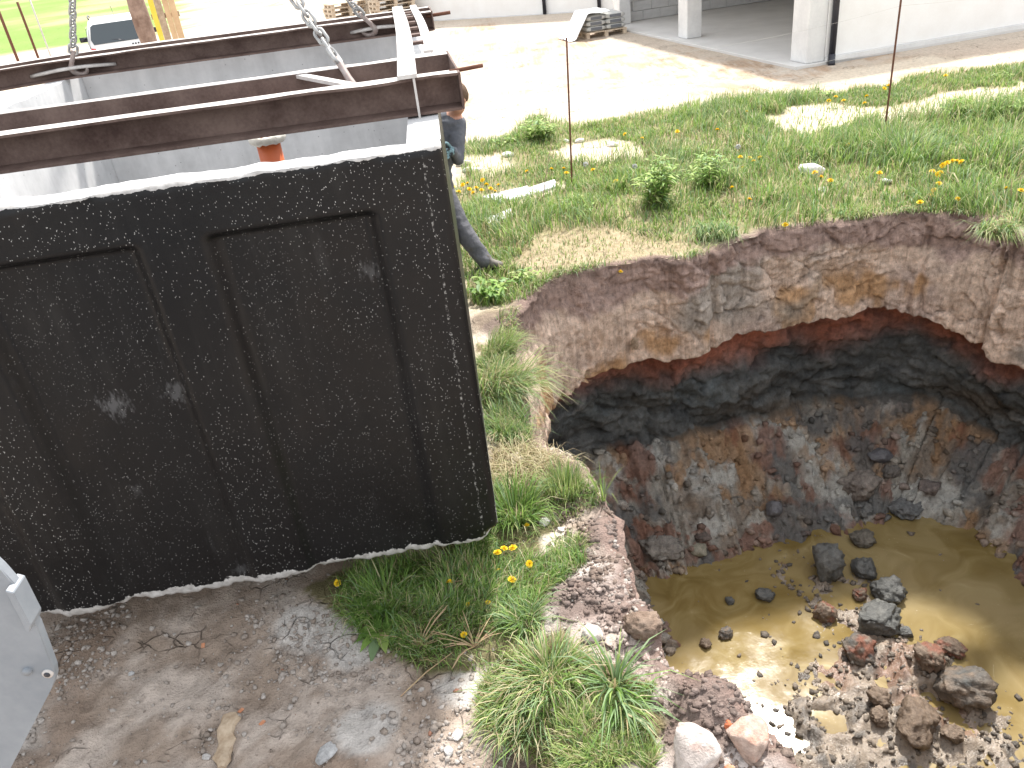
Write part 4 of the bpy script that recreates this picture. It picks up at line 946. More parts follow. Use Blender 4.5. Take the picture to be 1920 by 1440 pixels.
for pts, th, lab in slabs:
    w4 = [Vector(gpick(*q)) for q in pts]
    o = prism('concrete_slab', [p+Vector((0, 0, -.01)) for p in w4], (0, 0, th), M['tank_conc'], None, .006); tag(o, lab, 'slab')
# crumbs too many to count
def crumbs(name, pts, sizes, cols, mat, label, cat, squash=.7):
    v, f = ICO1; n = len(pts); nv = len(v)
    sc = rng.uniform(.6, 1.3, (n, 1, 3)); jit = 1+rng.uniform(-.48, .42, (n, nv, 1))
    a = rng.uniform(0, 6.28, n); ca, sa = np.cos(a)[:, None], np.sin(a)[:, None]
    p = v[None]*jit*sc*sizes[:, None, None]; p[..., 2] *= squash
    x = p[..., 0]*ca-p[..., 1]*sa; y = p[..., 0]*sa+p[..., 1]*ca
    P = np.stack([x, y, p[..., 2]], -1)+pts[:, None, :]
    F2 = (f[None]+np.arange(n)[:, None, None]*nv).reshape(-1, 3)
    me = np_mesh(name, P.reshape(-1, 3), F2, np.repeat(cols, nv, 0), smooth=False); o = link(name, me, M[mat]); o['kind'] = 'stuff'; tag(o, label, cat); return o
def scatter(n, lo, hi, dens):
    out = np.zeros((0, 2))
    while len(out) < n:
        q = rng.uniform(lo, hi, (n*3, 2)); d = dens(q[:, 0], q[:, 1]); out = np.vstack([out, q[rng.uniform(0, 1, len(q)) < d]])
    return out[:n]
notpit = lambda x, y: ~inpoly(x, y, rim_r[::4])
q = scatter(11000, (-2.6, 1.55), (.75, 3.4), lambda x, y: notpit(x, y)*(.08+.92*sstep(0, .5, fbm(x*2.2, y*2.2, 0, 4, 601)))*(1-.8*inpoly(x, y, P_mound))*(1-.7*inpoly(x, y, P_front)))
sz = .0018+.015*rng.random(len(q))**7; h = ground_h(q[:, 0], q[:, 1]); g_ = rng.random(len(q))
cc = mixc((.25, .205, .17), (.47, .43, .395), g_); cc[rng.random(len(q)) < .008] = (.36, .19, .13)
crumbs('pebbles', np.c_[q, h+sz*.25], sz, cc, 'stone', 'small pale pebbles and clay crumbs on the trodden ground', 'pebbles')
q = scatter(9000, (-.2, 1.6), (.95, 4.0), lambda x, y: notpit(x, y)*sstep(.42, .03, polydist(x, y, rim[:20]))*(.3+.7*sstep(-.2, .3, fbm(x*5, y*5, 0, 3, 603))))
sz = .002+.017*rng.random(len(q))**6; h = ground_h(q[:, 0], q[:, 1]); cc = ground_c(q[:, 0], q[:, 1]); gr_ = cc[:, 1] > cc[:, 0]*.86; cc[gr_] = (.20, .155, .13); cc = cc*rng.uniform(.75, 1.25, (len(q), 1))
crumbs('soil_crumbs', np.c_[q, h+sz*.3], sz, np.clip(cc, 0, .7), 'stone', 'crumbled soil along the broken edge of the pit', 'soil crumbs')
kk = rng.integers((6+NU+5+NR+4)*NS, (6+NU+5+NR+NH-8)*NS, 5200); kp = V[kk]; ok = (kp[:, 2] > WATER-.02) & (kp[:, 1] > 4.5); kk = kk[ok]; kp = kp[ok]
sz = .005+.055*rng.random(len(kp))**4.5
crumbs('heap_rubble', kp+np.c_[0*sz, 0*sz, sz*.25], sz, np.clip(Cc[kk]*rng.uniform(.65, 1.35, (len(kk), 1)), 0, .6), 'pit', 'grey and orange clay rubble on the slumped heap in the pit', 'rubble')
q = scatter(2600, (.9, 2.6), (4.9, 6.3), lambda x, y: sstep(-3.06, -2.99, mud_h(x, y))*.9+.03)
sz = .004+.03*rng.random(len(q))**5; mh = mud_h(q[:, 0], q[:, 1]); mh = np.maximum(mh, WATER-.006)
crumbs('mud_lumps', np.c_[q, mh+sz*.2], sz, mixc((.09, .08, .07), (.22, .18, .14), rng.random(len(q))), 'clod', 'small wet mud lumps scattered through the shallow water', 'mud')
# splintered wood and chips
wp = Vector(gpick(424, 1392)); bm = bmesh.new(); zc = float((np.array(wp)-CAM)@F_)/FPX
for s in (0,):
    n = 9; L = 95*zc; prof = [.5, .62, .55, .5, .58, .52, .55, .42, .2]
    R4 = []
    for i in range(n):
        t = i/(n-1)-.5; w2 = 20*zc*prof[i]*1.6; x0 = .010*math.sin(i*1.9); R4.append([bm.verts.new((x0+a*w2, -t*L*1.25, b*.012+.006*math.sin(i))) for a, b in ((-1, 0), (1, 0), (.8, 1.2), (.1, 1.6), (-.7, 1.1))])
    for a, b in zip(R4[:-1], R4[1:]):
        for k in range(5): bm.faces.new((a[k], a[(k+1) % 5], b[(k+1) % 5], b[k]))
    bm.faces.new(R4[0]); bm.faces.new(R4[-1][::-1])
o = link('wood_splinter', bm_mesh('wood_splinter', bm), varied('splinter_wood', (.33, .24, .16), (.52, .42, .31), 20, .85, .2, .8, .004)); o.location = wp+Vector((0, 0, .004)); o.rotation_euler = (0, 0, R_(6)); tag(o, 'flat splintered piece of pale wood on the trodden clay', 'wood')
chipm = varied('orange_chip', (.5, .2, .1), (.6, .32, .2), 12, .8, .2, .2, .002)
for px, py, lab in ((452, 1333, 'small orange tile chip above the splintered wood'), (381, 1211, 'small pinkish tile chip in the shade of the tank'), (492, 1356, 'thin brown wood chip beside the splintered wood')):
    p = gpick(px, py); b = box('chip', (-.008, -.013, 0), (.008, .013, .006), chipm, None, .001); b.location = p; b.rotation_euler = (.1, .1, random.random()*3); tag(b, lab, 'chip')

# ------------------------------------------------------------------ grass and weeds
def blades(x, y, z, hgt, wid, az, lean, cols, curl=1.0):   # tapered three-segment blades
    n = len(x); dx, dy = np.cos(az), np.sin(az); px, py = -dy, dx
    out = []
    for t, wf in ((0, .8), (.38, 1.), (.74, .62)):
        off = hgt*lean*(t**1.7)*curl; up = hgt*t*np.sqrt(np.clip(1-(lean*t*.75)**2, .1, 1))
        cxp, cyp, czp = x+dx*off, y+dy*off, z+up
        for sgn in (-1, 1): out.append(np.stack([cxp+sgn*px*wid*wf/2, cyp+sgn*py*wid*wf/2, czp], 1))
    off = hgt*lean*curl; up = hgt*np.sqrt(np.clip(1-(lean*.8)**2, .05, 1))*(1-.25*np.clip(lean-.6, 0, 1))
    out.append(np.stack([x+dx*off, y+dy*off, z+up], 1))
    Vb = np.stack(out, 1).reshape(-1, 3); b = np.arange(n)[:, None]*7
    tris = np.concatenate([b+np.array([[0, 1, 3]]), b+np.array([[0, 3, 2]]), b+np.array([[2, 3, 5]]), b+np.array([[2, 5, 4]]), b+np.array([[4, 5, 6]])], 0)
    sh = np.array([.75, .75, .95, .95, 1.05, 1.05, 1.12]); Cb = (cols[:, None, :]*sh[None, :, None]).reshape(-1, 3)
    return Vb, tris, Cb
GREEN = np.array([(.12, .225, .045), (.19, .31, .07), (.28, .385, .105), (.22, .325, .16), (.37, .42, .175), (.55, .49, .31), (.38, .30, .17)])
def grass_cols(n, p):
    c = GREEN[rng.choice(len(GREEN), n, p=p)]; return c*rng.uniform(.78, 1.25, (n, 1))
LUSH = [.12, .24, .22, .20, .12, .07, .03]; DRY = [.08, .12, .14, .12, .14, .26, .14]
def grass_obj(name, parts, label, cat, stuff=True, group=None):
    Vs, Fs, Cs, o = [], [], [], 0
    for a, b, c in parts: Vs.append(a); Fs.append(b+o); Cs.append(c); o += len(a)
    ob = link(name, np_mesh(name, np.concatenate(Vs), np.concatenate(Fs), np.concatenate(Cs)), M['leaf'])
    if stuff: ob['kind'] = 'stuff'
    return tag(ob, label, cat, group)
slabpolys = [wpoly(s[0]) for s in slabs]
def intank(x, y):
    e = np.stack([x-O_[0], y-O_[1]], -1); u = e[..., 0]*math.cos(YAW)+e[..., 1]*math.sin(YAW); v = -e[..., 0]*math.sin(YAW)+e[..., 1]*math.cos(YAW)
    return (u > -TW-.1) & (u < .02) & (v > -.05) & (v < TD+.1)
def strip_d(x, y):
    j1 = fbm(x*1.6, y*1.6, 0, 4, 51)*.30; j2 = fbm(x*1.6+9, y*1.6-4, 0, 4, 57)*.30
    d = inpoly(x+j1, y+j2, P_strip)*1.
    d = d*(.35+.65*sstep(-.35, .25, fbm(x*1.5, y*1.5, 0, 3, 621)))
    for P in P_sandpatch: d = d*(1-.88*inpoly(x+j1*1.6, y+j2*1.6, P))
    d = d*(1-.72*inpoly(x+j1*.4, y+j2*.4, P_tramp))
    for P in slabpolys: d = d*(1-inpoly(x, y, P))
    return d*notpit(x, y)*~intank(x, y)
q = scatter(78000, (-.6, 6.2), (9.5, 14.5), strip_d)
x, y = q[:, 0], q[:, 1]; z = ground_h(x, y)
tall = sstep(-.1, .45, fbm(x*1.1, y*1.1, 0, 3, 623)) + .8*gp(x, y, 1720, 260, .6) + .7*gp(x, y, 1880, 230, .6) + .5*gp(x, y, 1440, 330, .5)
tr = inpoly(x, y, P_tramp)
hg = (.05+.12*rng.random(len(x)))*(.65+1.05*np.clip(tall, 0, 1.5)); hg[tr] *= .5
az = fbm(x*1.8, y*1.8, 0, 2, 625)*6+rng.normal(0, 1.0, len(x)); ln = np.clip(rng.normal(.55, .28, len(x)), .05, 1.2)
yel = sstep(.05, .4, fbm(x*.9, y*.9, 0, 3, 627)); cl = grass_cols(len(x), LUSH); dr = grass_cols(len(x), DRY); useD = rng.random(len(x)) < (.10+.30*yel+.5*tr); cl[useD] = dr[useD]
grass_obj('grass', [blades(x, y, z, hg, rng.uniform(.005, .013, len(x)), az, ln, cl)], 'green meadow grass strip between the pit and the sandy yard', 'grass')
# front and side grass near the tank
def near_d(P, j=.06):
    return lambda x, y: inpoly(x+fbm(x*5, y*5, 0, 3, 631)*j*1.5, y+fbm(x*5+7, y*5, 0, 3, 633)*j*1.5, P)*notpit(x, y)
parts = []
for P, n, lo, hi, h0, h1, pal_, nz in ((P_front, 13000, (-1.0, 2.2), (.6, 4.2), .03, .12, [.24, .25, .14, .16, .06, .10, .05], 0), (P_side, 7000, (-.3, 3.6), (.5, 5.9), .05, .16, [.12, .16, .16, .2, .1, .18, .08], 0), (P_mound, 13000, (-.3, 1.7), (.6, 2.5), .02, .075, [.05, .14, .26, .10, .20, .17, .08], 0), (P_roots, 2200, (-.2, 3.3), (.5, 4.2), .02, .07, [.02, .03, .05, .02, .08, .35, .45], 0)):
    q = scatter(n, lo, hi, lambda x, y: near_d(P)(x, y)*(.15+.85*sstep(-.25, .2, fbm(x*4, y*4, 0, 3, 635))))
    x, y = q[:, 0], q[:, 1]; z = ground_h(x, y); hg = h0+(h1-h0)*rng.random(n)**1.4
    parts.append(blades(x, y, z-.004, hg, rng.uniform(.0022, .0055, n), fbm(x*3, y*3, 0, 2, 637)*6+rng.normal(0, .9, n), np.clip(rng.normal(.7, .3, n), .05, 1.4), grass_cols(n, pal_)))
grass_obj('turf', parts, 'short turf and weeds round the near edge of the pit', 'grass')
# straggling roots and straw on the bare patch
q = scatter(900, (-.25, 3.3), (.5, 4.2), lambda x, y: near_d(P_roots)(x, y)*1.)
q2 = scatter(700, (.1, 6.0), (3.6, 8.5), lambda x, y: (inpoly(x, y, P_tramp) & notpit(x, y))*1.)
q = np.vstack([q, q2]); n = len(q); z = ground_h(q[:, 0], q[:, 1])
grass_obj('straw', [blades(q[:, 0], q[:, 1], z+.004, rng.uniform(.04, .16, n), rng.uniform(.002, .004, n), rng.uniform(0, 6.28, n), np.full(n, 1.25), grass_cols(n, [0, 0, 0, 0, .1, .6, .3]))], 'dry straw and root fibres lying on bare soil by the pit', 'straw')
si = rng.integers(0, NS, 9000); si = si[(rim_r[si, 1] > 5.6) & (rng.random(len(si)) < sstep(-.25, .25, fbm(sarc[si]*1.6, 3., 0, 3, 641)))]
off = rng.uniform(-.12, .01, len(si)); pf = rim_r[si]+nin[si]*off[:, None]; n = len(si); azf = np.arctan2(nin[si, 1], nin[si, 0])+rng.normal(0, .9, n)
grass_obj('turf_fringe', [blades(pf[:, 0], pf[:, 1], ground_h(pf[:, 0], pf[:, 1]), rng.uniform(.03, .12, n), rng.uniform(.004, .009, n), azf, np.clip(rng.normal(.95, .3, n), .2, 1.5), grass_cols(n, [.12, .2, .16, .18, .12, .14, .08]))], 'grass fringe drooping over the far edge of the pit', 'grass')
def tuft(px, py, n, h, spread, lab, pal_, lean=.7, wid=.006, dirn=None, picker=gpick, z_off=0., jit=1.2):
    c = picker(px, py); a = rng.uniform(0, 6.28, n); r = spread*np.sqrt(rng.random(n)); x, y = c[0]+r*np.cos(a), c[1]+r*np.sin(a)
    azz = a+rng.normal(0, .5, n) if dirn is None else dirn+rng.normal(0, jit*.5, n)
    zb = ground_h(x, y) if z_off == 0 else np.full(n, c[2]); zb = np.maximum(zb, c[2]-.05)
    return grass_obj('grass_tuft', [blades(x, y, zb-.012, h*rng.uniform(.45, 1.1, n), wid*rng.uniform(.6, 1.3, n), azz, np.clip(rng.normal(lean, .3, n), .1, 1.5), grass_cols(n, pal_))], lab, 'grass tuft', False, 'grass tufts at the pit edge')
LIGHT = [.06, .14, .26, .16, .28, .08, .02]; MIXD = [.10, .14, .12, .24, .1, .2, .1]; BLUEG = [.12, .16, .08, .5, .06, .06, .02]
tuft(938, 668, 420, .26, .11, 'spiky green tuft at the rim beside the tall right edge of the tank', LIGHT, .75, .006, 0.2)
tuft(940, 742, 700, .38, .16, 'long drooping grey green tuft with straw hanging over the rim', MIXD, 1.0, .0055, -.5)
tuft(945, 812, 420, .20, .13, 'short lush tuft just below the drooping straw tuft', BLUEG, .8, .005)
tuft(1058, 922, 620, .17, .10, 'bright yellow green tuft on a soil lump at the pit edge', LIGHT, .35, .004)
tuft(965, 968, 420, .22, .12, 'dark green tuft standing against the lower corner of the tank', [.35, .3, .12, .15, .05, .03, 0], .7, .006)
tuft(1065, 1038, 260, .10, .09, 'low green tuft on the bare soil hump', LIGHT, .6, .004)
tuft(1152, 1292, 95, .25, .03, 'long bladed pale green tuft sprawling on the rubble', BLUEG, .95, .0085)
tuft(1168, 1330, 70, .20, .045, 'sprawling pale green grass below the long bladed tuft', BLUEG, 1.1, .008, -1.2)
tuft(1030, 1262, 520, .16, .13, 'dense arching tuft on top of the grassy mound', MIXD, .85, .0055)
tuft(980, 1328, 420, .15, .13, 'ragged tuft hanging over the hollow under the mound', MIXD, 1.1, .005, -2.2)
tuft(1120, 1395, 420, .10, .14, 'short mossy tuft at the foot of the grassy mound', [.1, .14, .24, .1, .22, .14, .06], .8, .004)
tuft(985, 1170, 150, .16, .05, 'blue green tuft beside the dark crumbled soil', BLUEG, .9, .005)
tuft(720, 1130, 260, .18, .12, 'dark green clump in the shade under the tank edge', [.45, .3, .05, .17, .0, .03, 0], .7, .006)
tuft(1868, 436, 420, .26, .14, 'tuft with torn roots hanging over the far pit edge', MIXD, 1.0, .008, -1.9)
tuft(1345, 440, 420, .26, .20, 'grey green tuft lolling over the far pit edge', BLUEG, 1.0, .007, -2.0)
tuft(1700, 300, 500, .34, .28, 'tall lush tuft in front of the taller rebar stake', [.2, .24, .16, .3, .06, .04, 0], .7, .009)
tuft(1600, 400, 260, .14, .18, 'short bright tuft drooping over the far edge of the pit', LIGHT, .8, .007, -1.7)
tuft(1130, 935, 26, .26, .01, 'few lone blades sprouting from the pit wall edge', LIGHT, .55, .006)
# leafy plants
def leaf_geo(base, dirv, L, W, droop, colr):
    d = np.array(dirv, float); d /= np.linalg.norm(d); up = np.array([0, 0, 1.]); s = np.cross(d, up); s = s/(np.linalg.norm(s)+1e-6)
    pts = []; ts = (0, .3, .65, 1.); ws = (.12, .8, .75, 0.)
    for t, wv in zip(ts, ws):
        c = base+d*L*t-up*droop*L*t*t
        if wv > 0: pts += [c-s*W*wv/2+up*W*.12*wv, c, c+s*W*wv/2+up*W*.12*wv]
        else: pts += [c]
    f = []
    for k in range(2):
        b = k*3; f += [[b, b+1, b+4], [b, b+4, b+3], [b+1, b+2, b+5], [b+1, b+5, b+4]]
    f += [[6, 7, 9], [7, 8, 9]]
    return np.array(pts), np.array(f), np.repeat(np.array([colr]), len(pts), 0)
def plant(name, px, py, h, rad, stems, per, L, W, lab, pal_, droop=.4, cat='plant', picker=gpick, group=None):
    c = np.array(picker(px, py)); root = empty(name, c, 0, lab, cat, group); Vs, Fs, Cs, o = [], [], [], 0; bm = bmesh.new()
    for s in range(stems):
        a = rng.uniform(0, 6.28); r = rad*math.sqrt(rng.random()); hh = h*rng.uniform(.6, 1.1)*(1-.35*r/rad)
        b0 = np.array([r*.35*math.cos(a), r*.35*math.sin(a), -.01]); b1 = np.array([r*math.cos(a), r*math.sin(a), hh])
        add_tube(bm, [b0, (b0+b1)/2+np.array([0, 0, .1*hh]), b1], [.004, .003, .0015], 4)
        for k in range(per):
            t = .12+.88*(k+rng.random()*.5)/per; p = b0*(1-t)+b1*t+np.array([0, 0, .1*hh*4*t*(1-t)]); q_ = rng.uniform(0, 6.28)
            g = GREEN[rng.choice(len(GREEN), p=pal_)]*rng.uniform(1.0, 1.6)
            a_, b_, c_ = leaf_geo(p, (math.cos(q_), math.sin(q_), rng.uniform(.1, .9)), L*rng.uniform(.6, 1.2), W*rng.uniform(.7, 1.2), droop, g); Vs.append(a_); Fs.append(b_+o); Cs.append(c_); o += len(a_)
    link('stems', bm_mesh('stems', bm, smooth=True), M['stem'], root); link('foliage', np_mesh('foliage', np.concatenate(Vs), np.concatenate(Fs), np.concatenate(Cs)), M['leaf'], root)
    return root
M['stem'] = varied('plant_stem', (.10, .13, .04), (.2, .16, .08), 20, .7, .3, 0)
FRESH = [.05, .28, .38, .1, .19, 0, 0]; DEEP = [.5, .3, .08, .12, 0, 0, 0]
plant('bushy_weed', 1232, 388, .58, .22, 34, 18, .13, .032, 'tall bushy green weed standing alone in the far grass', FRESH)
plant('bushy_weed', 1328, 352, .42, .22, 26, 15, .12, .028, 'second bushy weed, paler, beside the tall one', [.1, .25, .4, .1, .15, 0, 0])
plant('bushy_weed', 1010, 264, .36, .30, 36, 14, .13, .034, 'rounded green leafy clump at the edge of the white sand', FRESH)
plant('leafy_weed', 945, 272, .16, .2, 12, 7, .10, .03, 'low leafy weeds between the sand and the rubble', FRESH)
plant('leafy_weed', 915, 560, .20, .20, 16, 7, .12, .045, 'leafy green nettles below the worker boot', [.3, .4, .2, .1, 0, 0, 0])
plant('leafy_weed', 985, 522, .10, .14, 12, 6, .09, .03, 'low leafy weed on the pit rim near the boot', FRESH)
plant('leafy_weed', 1790, 225, .3, .25, 20, 10, .12, .03, 'leafy green weed beside the taller rebar stake', FRESH)
plant('leafy_weed', 1890, 220, .3, .3, 22, 10, .12, .03, 'dense leafy weed on the mound beyond the far pit edge', FRESH)
plant('leafy_weed', 1545, 185, .14, .2, 12, 7, .1, .03, 'low weed with dandelions in the bare sand', FRESH)
plant('leafy_weed', 1080, 395, .12, .3, 20, 6, .1, .03, 'flattened cut weeds around the first rebar stake', [.2, .2, .2, .3, .1, 0, 0])
plant('leafy_weed', 1440, 205, .16, .25, 14, 8, .1, .03, 'low weeds at the edge of the sand before the garage', FRESH)
plant('leafy_weed', 1880, 150, .12, .2, 10, 6, .08, .025, 'small weed in the sand before the gable wall', FRESH)
def rosette(px, py, n, L, W, lab, pal_, up=.35, group='dandelion rosettes', picker=gpick):
    c = np.array(picker(px, py)); Vs, Fs, Cs, o = [], [], [], 0
    for k in range(n):
        a = k*2.4+rng.uniform(-.3, .3); g = GREEN[rng.choice(len(GREEN), p=pal_)]*rng.uniform(.8, 1.2)
        a_, b_, c_ = leaf_geo(c+np.array([.01*math.cos(a), .01*math.sin(a), .01]), (math.cos(a), math.sin(a), rng.uniform(.1, up*2)), L*rng.uniform(.6, 1.15), W*rng.uniform(.7, 1.2), .45, g); Vs.append(a_); Fs.append(b_+o); Cs.append(c_); o += len(a_)
    ob = link('dandelion_leaves', np_mesh('dandelion_leaves', np.concatenate(Vs), np.concatenate(Fs), np.concatenate(Cs)), M['leaf']); return tag(ob, lab, 'plant', group)
for i, (px, py, n, L, W, lab) in enumerate([(905, 1075, 34, .13, .030, 'broad dandelion leaves around the four yellow heads at the tank corner'), (868, 1130, 26, .11, .03, 'dandelion leaves beside the small trampled flower'), (960, 1110, 26, .11, .028, 'dandelion leaves under the big open yellow head'),
        (715, 1185, 18, .16, .06, 'large dark leaves at the edge of the pale cracked clay'), (690, 1145, 20, .14, .05, 'dark leaves in the shade below the tank edge'), (800, 1090, 22, .12, .03, 'leaves below the tank between two lone yellow heads'), (935, 1150, 16, .09, .025, 'small leaves near the flat stone'), (770, 1120, 22, .11, .04, 'shaded leaves under the chipped tank edge')]):
    rosette(px, py, n, L, W, lab, DEEP)
# bare dandelion stalks splayed on the ground
def stalks(px, py, n, L, lab):
    c = np.array(gpick(px, py)); bm = bmesh.new()
    for k in range(n):
        a = rng.uniform(.2, 2.9) if k % 4 else rng.uniform(0, 6.28); l = L*rng.uniform(.5, 1.1); e = rng.uniform(.15, .8); w2 = rng.uniform(-.3, .3)
        add_tube(bm, [c+np.array([l*t*math.cos(a+w2*t), l*t*math.sin(a+w2*t), .008+l*e*t*(1-.55*t)]) for t in (0, .3, .6, 1)], [.0035, .003, .0025, .0015], 5)
    return tag(link('bare_stalks', bm_mesh('bare_stalks', bm, smooth=True), M['stalk']), lab, 'stalks')
M['stalk'] = varied('pink_stalk', (.36, .22, .15), (.46, .36, .20), 14, .6, .4, 0)
stalks(787, 1215, 16, .22, 'bunch of bare pinkish stalks standing by the pale clay'); stalks(890, 1215, 18, .20, 'splayed bare stalks round the fallen yellow head'); stalks(905, 1090, 14, .16, 'thin stalks lying among the dandelion leaves at the tank corner')
tag(tube('dry_stalk', [gpick(752, 1308)+np.array([0, 0, .008]), gpick(800, 1270)+np.array([0, 0, .03]), gpick(850, 1232)+np.array([0, 0, .03])], [.0032, .003, .0022], M['stalk'], None, 6), 'long dry stalk lying on the wet brown patch', 'stalk')
tag(tube('twig', [gpick(1018, 372), gpick(1018, 372)+np.array([.05, 0, .22]), gpick(1018, 372)+np.array([.12, .02, .5]), gpick(1018, 372)+np.array([.17, .02, .66])], [.006, .005, .003, .001], M['wood'], None, 6), 'bare thin twig leaning in the grass beside the first stake', 'twig')
# white root ball
c = np.array(gpick(968, 868)); bm = bmesh.new()
for k in range(26):
    a = rng.uniform(0, 6.28); r = rng.uniform(.02, .07)
    add_tube(bm, [c+np.array([r*t*math.cos(a+t*2), r*t*math.sin(a+t*2), .012+.05*math.sin(t*3)*rng.uniform(.3, 1)]) for t in np.linspace(0, 1, 6)], .0022, 4)
tag(link('root_tangle', bm_mesh('root_tangle', bm, smooth=True), varied('pale_root', (.6, .55, .46), (.75, .7, .6), 20, .7, .3, 0)), 'tangle of white roots on bare soil beside the tank', 'roots')
c = np.array(pick(1188, 640)); bm = bmesh.new()
for k in range(16): add_tube(bm, [c+np.array([rng.normal(0, .02), -.02+rng.normal(0, .01), .05])]+[c+np.array([rng.normal(0, .022), -.03+rng.normal(0, .012), .03-.06*t]) for t in (.3, 1, 1.7)], .003, 4)
tag(link('hanging_roots', bm_mesh('hanging_roots', bm, smooth=True), M['wood']), 'bundle of pale roots hanging from the clay lip of the pit', 'roots')
# ------------------------------------------------------------------ dandelions
yel_m = NT('dandelion_yellow', .6, (.85, .60, .03), .2).m; wht_m = NT('seed_white', .8, (.7, .7, .68), .1).m; grn_m = NT('sepal_green', .6, (.12, .2, .05), .3).m
def head_mesh(rad=.021):
    bm = bmesh.new()
    for ring, (r, zt, n) in enumerate(((1., .004, 20), (.78, .011, 16), (.5, .015, 11), (.25, .017, 6))):
        for k in range(n):
            a = 2*math.pi*(k+.5*ring)/n+random.uniform(-.08, .08); rr = rad*r*random.uniform(.9, 1.08); wv = rad*.16
            d = Vector((math.cos(a), math.sin(a), 0)); s = Vector((-d.y, d.x, 0)); z1 = zt*random.uniform(.8, 1.2)
            bm.faces.new([bm.verts.new(p) for p in (d*rad*.05+s*wv*.4+Vector((0, 0, .004)), d*rad*.05-s*wv*.4+Vector((0, 0, .004)), d*rr-s*wv+Vector((0, 0, z1)), d*rr*1.04+Vector((0, 0, z1*.95)), d*rr+s*wv+Vector((0, 0, z1)))])
    me = bm_mesh('flower_head', bm); me.materials.append(yel_m); return me
HMs = [head_mesh() for _ in range(3)]
bm = bmesh.new(); add_tube(bm, [(0, 0, -.012), (0, 0, -.004), (0, 0, .005)], [.004, .007, .008], 8); CAL = bm_mesh('calyx', bm, smooth=True); CAL.materials.append(grn_m)
bm = bmesh.new()
for k in range(60):
    a, b = random.uniform(0, 6.28), math.acos(random.uniform(-.8, 1)); d = Vector((math.sin(b)*math.cos(a), math.sin(b)*math.sin(a), math.cos(b))); s = d.orthogonal().normalized(); t = d.cross(s)
    for w3 in (s, t): bm.faces.new([bm.verts.new(p) for p in (d*.005, d*.019+w3*.005, d*.022, d*.019-w3*.005)])
CLK = bm_mesh('seed_head', bm); CLK.materials.append(wht_m)
def dandelion(px, py, h, label, group=None, scale=1., clock=False, tilt=.35, picker=gpick):
    # the pixel is the flower head: step the foot back along the ground
    p0 = np.array(picker(px, py)); d = ray(px, py); k = (p0[2]+h-CAMH)/d[2]; top = CAM+d*k
    if not inpoly(np.array([top[0]]), np.array([top[1]]), rim_r[::4])[0] and picker is gpick: foot = np.array([top[0], top[1], gh(top[0], top[1])])
    else: foot, top = p0, p0+np.array([0, 0, h])
    root = empty('dandelion', foot, 0, label, 'dandelion', group)
    lx, ly = rng.normal(0, .02, 2); t = Vector((0, 0, top[2]-foot[2]-.012*scale))
    bm = bmesh.new(); add_tube(bm, [(lx, ly, -.01), (lx*.6, ly*.6, t.z*.5), t], [.0026*scale, .0022*scale, .002*scale], 5); link('stem', bm_mesh('stem', bm, smooth=True), M['stalk'], root)
    hd = link('flower_head' if not clock else 'seed_head', CLK if clock else random.choice(HMs), None, root); hd.location = t+Vector((0, 0, .012*scale)); hd.scale = (scale,)*3
    hd.rotation_euler = (rng.normal(.25, tilt), rng.normal(0, tilt), rng.uniform(0, 6.28))
    if not clock:
        c = link('calyx', CAL, None, hd)
    return root
near = [(633, 1093, .05, 'lone orange yellow dandelion in the shadow under the tank edge'), (843, 1093, .05, 'yellow dandelion seen side on below the chipped tank edge'), (933, 1037, .07, 'dandelion touching the tank corner, first of a trio'), (945, 1029, .08, 'small half hidden dandelion in the middle of a trio at the tank corner'),
        (962, 1028, .08, 'fully open dandelion in the trio at the tank corner'), (992, 1057, .06, 'dandelion turned sideways near the white pebbles'), (960, 1088, .05, 'big open dandelion in front of the tank corner'), (935, 1070, .05, 'small dandelion bud between the open heads'), (878, 1133, .03, 'crushed small dandelion on the trampled leaves'),
        (915, 1130, .04, 'small dandelion beside the crushed one'), (870, 1190, .04, 'half closed dandelion fallen among bare stalks'), (988, 985, .05, 'small dandelion in tall grass beside the white pebbles')]
for i, (px, py, h, lab) in enumerate(near): dandelion(px, py, h, lab, None, (.85, .95, 1., .85, 1., .9, 1.05, .65, .6, .6, .75, .65)[i], tilt=.4)
farpx = [(1567, 182), (1582, 189), (1554, 189), (1625, 181), (1621, 194), (1658, 166), (1666, 161), (1590, 272), (1704, 275), (1649, 325), (1405, 297), (1413, 303), (1425, 296), (1528, 324), (1539, 333), (1557, 339), (1768, 310), (1776, 306), (1786, 303), (1794, 303), (1803, 304), (1748, 322), (1763, 324), (1758, 328),
         (1760, 345), (1752, 358), (1746, 368), (1725, 380), (1795, 374), (1808, 204), (1773, 142), (1887, 355), (1914, 358), (1400, 211), (1270, 247), (1172, 252), (1388, 295), (1394, 316), (1373, 353), (1155, 340), (1057, 317), (1112, 319), (1405, 375), (1328, 206), (1345, 244), (1472, 430), (930, 540),
         (850, 352), (860, 360), (880, 355), (893, 353), (903, 357), (920, 354), (935, 348), (905, 338), (868, 347), (988, 322), (877, 345), (912, 347), (928, 360), (888, 362), (1034, 318), (1062, 325), (1204, 260)]
